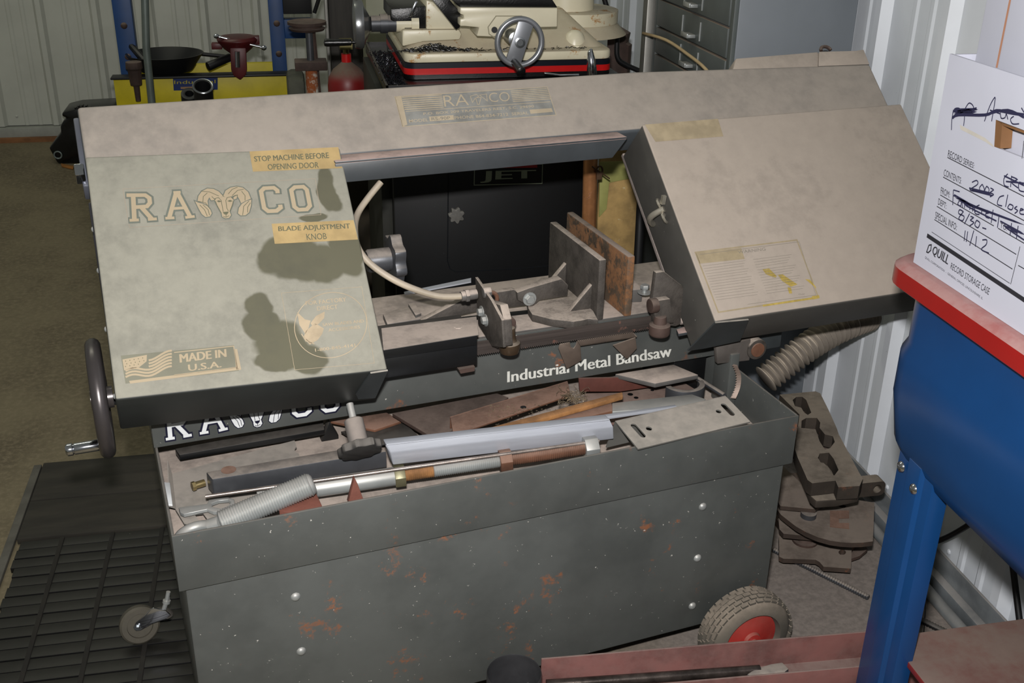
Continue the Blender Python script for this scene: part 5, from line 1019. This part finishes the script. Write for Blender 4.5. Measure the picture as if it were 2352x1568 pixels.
# ---- red channel with a rod, on timber blocks
a = P(RF, 1243, 1510, z=.26); b = P(RF, 1965, 1450, z=.26); d = (b - a).normalized(); n_ = V(d.y, -d.x, 0)
m_ch = mat('red_primer_dusty', '#5e1f1c', .55, 0, dust=.5, dcol='#776660', dall=.45, mott=.5, mscale=9, bump=.08, dlo=.4)
e = b + d * .10; mb = MB()
prof = [(0, 0), (0, -.062), (.085, -.062), (.085, -.004), (.081, -.004), (.081, -.058), (.004, -.058), (.004, 0)]
mb.prism([a + n_ * p_ + V(0, 0, q_) for p_, q_ in prof], e - a); ch = mb.build('red_channel', m_ch, bevel=.001, label='long dusty red steel channel lying open side up in front of the saw wheel', cat='steel channel')
for t in (.12, .62):
    c = a + (e - a) * t; mb = MB(); mb.prism([c - n_ * .02 + d * s for s in (-.03, .03)] + [c + n_ * .13 + d * s for s in (.03, -.03)], (0, 0, -.196)); [None for _ in ()]
    for v in mb.v: v.z = .0 if v.z < .12 else .1975
    mb.build('timber_block', mat('timber', '#6b5237', .85, mott=.3), bevel=.002, label='rough timber block carrying the red channel, ' + ('nearer the open can' if t < .5 else 'nearer the washer leg'), cat='wood block', group='timber blocks')
ro = thing('clevis_rod', 'oily steel rod with a flat forked end lying in the red channel', 'rod', RF, tuple(a + d * .3 + n_ * .04 + V(0, 0, -.058)))
p0 = P(RF, 1255, 1572, z=.222); p1 = P(RF, 1745, 1538, z=.222); mb = MB(); mb.cyl(p0, p1, .009, 14); mb.build('shaft', mat('oily_steel', '#4b4440', .3, .7, mott=.5, mscale=30), ro)
q = PP(RF, [(1715, 1548), (1735, 1535), (1770, 1524), (1797, 1520), (1812, 1535), (1800, 1545), (1770, 1546), (1745, 1556)], z=.228); mb = MB(); mb.prism(q, (0, 0, -.014)); mb.build('clevis', m_darkst, ro, bevel=.002)
# open can
cc = P(RF, 1181, 1546, z=.30); rc_ = (P(RF, 1244, 1546, z=.30) - P(RF, 1117, 1546, z=.30)).length / 2
mb = MB(); mb.lathe((cc.x, cc.y, 0), Z, [(0, rc_ * .97), (.002, rc_), (.30, rc_), (.302, rc_ - .001), (.30, rc_ - .002), (.05, rc_ - .003), (.0499, 0)], 48); mb.build('open_tube', mat('can_dark', '#3a3a3c', .35, .3, mott=.3, specks=.3), label='upright round tube with an open dark mouth next to the red channel', cat='tube', smooth=50)
# ---- stack of iron plates
C3 = crop(.30622, 1760, 860)
def slab(f, pts, holes, z, t, m, nm, lab, cat='casting', bevel=.003):
    mb = MB(); mb.plate([(p.x, p.y) for p in on(RF, f, pts, z=z)], [[(p.x, p.y) for p in on(RF, f, h, z=z)] for h in holes], (0, 0, z), X, Y, t); return mb.build(nm, m, bevel=0, label=lab, cat=cat)
m_pl = mat('iron_plate', '#3d362f', .7, .2, dust=.85, dcol='#8a8073', rust=.3, rcol='#5c3a28', mott=.3, bump=.3); m_pl2 = mat('iron_plate_low', '#3f342d', .7, .2, dust=.9, dcol='#82776d', rust=.2, mott=.3)
H1 = [(198, 190), (225, 168), (270, 166), (300, 190), (320, 240), (338, 285), (312, 302), (285, 285), (262, 248), (215, 236)]
H2 = [(262, 400), (265, 345), (300, 325), (380, 325), (405, 360), (400, 400), (440, 448), (500, 462), (514, 505), (480, 550), (440, 562), (400, 500), (370, 410)]
H3 = [(388, 625), (400, 592), (470, 586), (505, 630), (542, 715), (512, 755), (490, 752), (470, 700), (430, 662), (408, 658)]
tp_ = slab(C3, [(100, 150), (370, 125), (405, 140), (470, 270), (530, 405), (545, 450), (700, 740), (725, 780), (700, 835), (540, 845), (520, 795), (345, 815), (310, 790), (235, 620), (215, 560), (250, 300)], [H1, H2, H3], .285, .032, m_pl, 'slotted_casting', 'thick dusty iron casting with hooked slots, topmost of the stack by the wall')
c = P(RF, *C3(815, 862), z=.228); mb = MB(); p1 = P(RF, *C3(700, 850), z=.27)
mb.plate(rrect(-.055, .025, -.017, .02, .012), [circ(.006, .001, .0105, 16)], (c.x, c.y, c.z), X, Z, .03); mb.build('lug', m_pl, tp_, bevel=0)
low = on(RF, C3, [(225, 640), (330, 905), (375, 945), (530, 935), (700, 900), (600, 700), (240, 560)], z=.245)
mb = MB(); mb.prism(low, (0, 0, -.02)); mb.build('flat_casting', m_pl, bevel=.003, label='thinner dusty iron plate directly under the slotted casting', cat='casting')
mb = MB(); c = P(RF, *C3(420, 640), z=.20); mb.box(c.x - .04, c.x + .05, c.y - .02, c.y + .20, .1655, .2245); mb.build('iron_spacer', m_rustd, bevel=.003, label='rusty iron spacer block inside the stack of castings', cat='block')
slab(C3, [(70, 690), (130, 690), (290, 840), (400, 930), (410, 970), (370, 1010), (105, 985), (60, 900)], [], .165, .010, m_pl2, 'bracket_plate', 'dusty plate second from the slotted casting, nearest the cabinet corner')
slab(C3, [(80, 1010), (110, 1050), (160, 1090), (225, 1140), (300, 1182), (390, 1220), (480, 1245), (560, 1257), (640, 1262), (720, 1260), (800, 1250), (812, 960), (430, 900), (120, 930)], [[(540, 985), (570, 972), (600, 985), (590, 998), (560, 996)]], .142, .012, m_pl2, 'curved_plate', 'dusty quarter round iron plate in the middle of the stack')
slab(C3, [(478, 1020), (622, 1018), (622, 1075), (545, 1078), (545, 1112), (622, 1112), (622, 1155), (478, 1140)], [], .1435, .001, m_rust, 'notched_shim', 'rust brown flat notched shim on the quarter round plate', 'shim')
mb = MB(); c = P(RF, *C3(315, 1060), z=.144); mb.lathe((c.x, c.y, .1425), Z, [(0, .018), (.012, .018), (.0122, .015)], 20); mb.build('iron_plug', m_darkst, label='short dark round plug standing on the quarter round plate', cat='plug')
slab(C3, [(90, 1080), (100, 1160), (130, 1193), (330, 1212), (520, 1240), (700, 1100), (120, 1040)], [], .092, .012, m_pl2, 'thick_plate', 'narrow iron plate just under the quarter round plate')
slab(C3, [(95, 1215), (97, 1365), (130, 1380), (370, 1388), (400, 1405), (430, 1440), (635, 1455), (638, 1400), (640, 1310), (740, 1180), (110, 1120)], [circ(570, 1332, 28, 12, 20)], .045, .012, m_pl2, 'foot_plate_iron', 'lowest dusty iron plate with a round hole and stepped edge')
slab(C3, [(640, 1380), (700, 1360), (760, 1310), (740, 1270), (560, 1270), (560, 1380)], [], .031, .008, m_rustd, 'rusty_tab_plate', 'small rusty plate showing behind the lowest iron plate')
mb = MB(); c = P(RF, *C3(290, 1235), z=.05); mb.lathe((c.x, c.y, .0452), Z, [(0, .03), (.006, .03), (.006, .02), (.012, .018)], 20); mb.build('iron_washer', m_rustd, label='rusty round washer on the lowest iron plate', cat='washer')
c = P(RF, *C3(330, 1050), z=.10)
for z0_, z1_, lb_ in ((.0, .0225, 'hidden rusty block holding the lowest iron plate off the floor'), (.0455, .0795, 'rusty block between the lowest and the narrow iron plate'), (.0925, .1295, 'rusty block below the quarter round plate')):
    mb = MB(); mb.box(c.x - .03, c.x + .10, c.y + .02, c.y + .14, z0_, z1_); mb.build('packing_block', m_rustd, bevel=.002, label=lb_, cat='block')
# ---- floor things
mb = MB(); a, b = P(RF, 1776, 1262, z=.008), P(RF, 1995, 1372, z=.008); thread(mb, a, b, .0075, .006, .25, 10); mb.build('coil_spring', m_darkst, label='long thin coil spring on the floor below the iron plates', cat='spring', smooth=60)
sr = thing('white_tipped_rod', 'dark threaded rod with a white tip on the floor beyond the washer leg', 'rod', RF, tuple(P(RF, 2085, 1408, z=0)))
mb = MB(); a, b = P(RF, 2092, 1412, z=.009), P(RF, 2200, 1465, z=.009); thread(mb, a, b, .008, .006, .2, 10); mb.build('shaft', m_black, sr, smooth=60); mb = MB(); mb.cyl(a, a + (a - b).normalized() * .02, .0095, 12); mb.build('tip', mat('tip_white', '#b5ad98', .6), sr)
mb = MB(); mb.cyl((1.352, 2.05, .014), (1.352, .9, .014), .0135, 14); mb.build('wall_conduit', mat('conduit', '#8b9092', .35, .4, dust=.4, dcol='#857c73'), label='grey conduit pipe lying along the foot of the ribbed wall', cat='pipe')
mb = MB(); mb.tube(spline(PP(RF, [(2085, 1262), (2110, 1250), (2150, 1243), (2190, 1226), (2240, 1195), (2300, 1150)], x=1.385) + [V(1.385, 1.45, .0065)], 5), .0065, 10); mb.build('black_tube_loop', m_blk2, label='black tube looping up from the floor behind the washer leg', cat='tube')
mb = MB(); mb.tube(spline([P(RF, 2105, 1300, z=.002), P(RF, 2122, 1350, z=.02), P(RF, 2125, 1400, z=.02), P(RF, 2122, 1452, z=.002)], 5), .0011, 6); mb.build('thin_wire', m_blk2, label='thin dark wire standing off the floor beside the washer leg', cat='wire')
# ---- left floor: boards, slatted mat, caster
m_wd = mat('oily_board', '#2a2720', .8, 0, mott=.35, mscale=8, bump=.15, stretch=(.5, 3, 1)); m_rub = mat('black_rubber', '#060606', .5, 0, dust=.12, dcol='#47443a', mott=.3, specks=.3, scol='#6c6c68', bump=.2, dlo=.6); m_mat2 = mat('mat_brown', '#17140f', .8, 0, mott=.35)
for i, (y0, y1) in enumerate(((2.515, 2.70), (2.345, 2.51))):
    mb = MB(); mb.box(-.70 + .0 * i, -.22, y0, y1, 0, .016); mb.build('floor_board', m_wd, bevel=.002, label=('oily flat board on the floor, furthest from the caster' if i == 0 else 'oily flat board lying between the far board and the rubber mat'), cat='board', group='boards beside the mat')
mt = thing('rubber_mat', 'black slatted rubber mat on the floor beside the saw cabinet', 'mat', RF, (-.45, 2.0, 0))
for i in range(20):
    y1 = 2.335 - i * .036; mb = MB(); jx_ = random.uniform(-.006, .006); x0_ = -.69 + jx_ + i * .0015
    mb.box(x0_, -.12, y1 - .033, y1, 0, .014 + (i % 2) * .001); mb.build('slat', m_rub, mt, bevel=.0015)
for xx in (-.60, -.485, -.37, -.25, -.16):
    mb = MB(); mb.box(xx, xx + .010, 1.62, 2.335, .002, .0172); mb.build('cross_rib', m_mat2, mt, bevel=.001)
MB().box(-.725, -.705, 1.5, 2.70, 0, .012).build('edge_strip', mat('edge_strip_grey', '#55534c', .8, mott=.3, specks=.4), bevel=.002, label='narrow grey edge strip along the outer side of the mat', cat='floor strip')
cs = thing('caster', 'small caster wheel with a threaded stem lying on the mat beside the cabinet', 'caster', RF, tuple(P(RF, 335, 1480, z=.017)))
c = P(RF, 320, 1432, z=.060); c = V(c.x, c.y, .058); axc = V(.25, -.85, .25).normalized()
a_ = axc.orthogonal().normalized(); mb = MB(); mb.lathe(c - axc * .012, axc, [(0, .026), (.0, .036), (.004, .040), (.018, .040), (.022, .036), (.022, .026), (.018, .025), (.018, .0)], 36); mb.build('wheel', mat('caster_tread', '#4c483e', .7, 0, mott=.25), cs)
def cp_(px, py, off=.016): return P(RF, px, py, y=c.y - off)
mb = MB(); mb.prism([cp_(306, 1441), cp_(312, 1430), cp_(332, 1414), cp_(345, 1400), cp_(352, 1396), cp_(380, 1402), cp_(392, 1412), cp_(380, 1422), cp_(350, 1432), cp_(322, 1448), cp_(312, 1449)], (0, .003, 0)); mb.build('fork', m_chrome, cs, bevel=.001)
mb = MB(); hexbolt(mb, cp_(316, 1440, .0165), (0, -1, 0), .005, .004); mb.build('axle_nut', m_steel, cs)
mb = MB(); mb.cyl(cp_(375, 1404, .0), cp_(385, 1372, -.005), .005, 10); mb.lathe(cp_(382, 1384, -.002), cp_(388, 1352, -.006) - cp_(382, 1384, -.002), [(0, .008), (.006, .008), (.006, .0045), (.026, .0045)], 10); mb.build('stem', m_zinc, cs)
mb = MB(); mb.lathe(cp_(374, 1412, -.005), cp_(385, 1372, -.005) - cp_(374, 1412, -.005), [(0, .018), (.006, .020), (.010, .014)], 18); mb.build('swivel', m_black, cs)
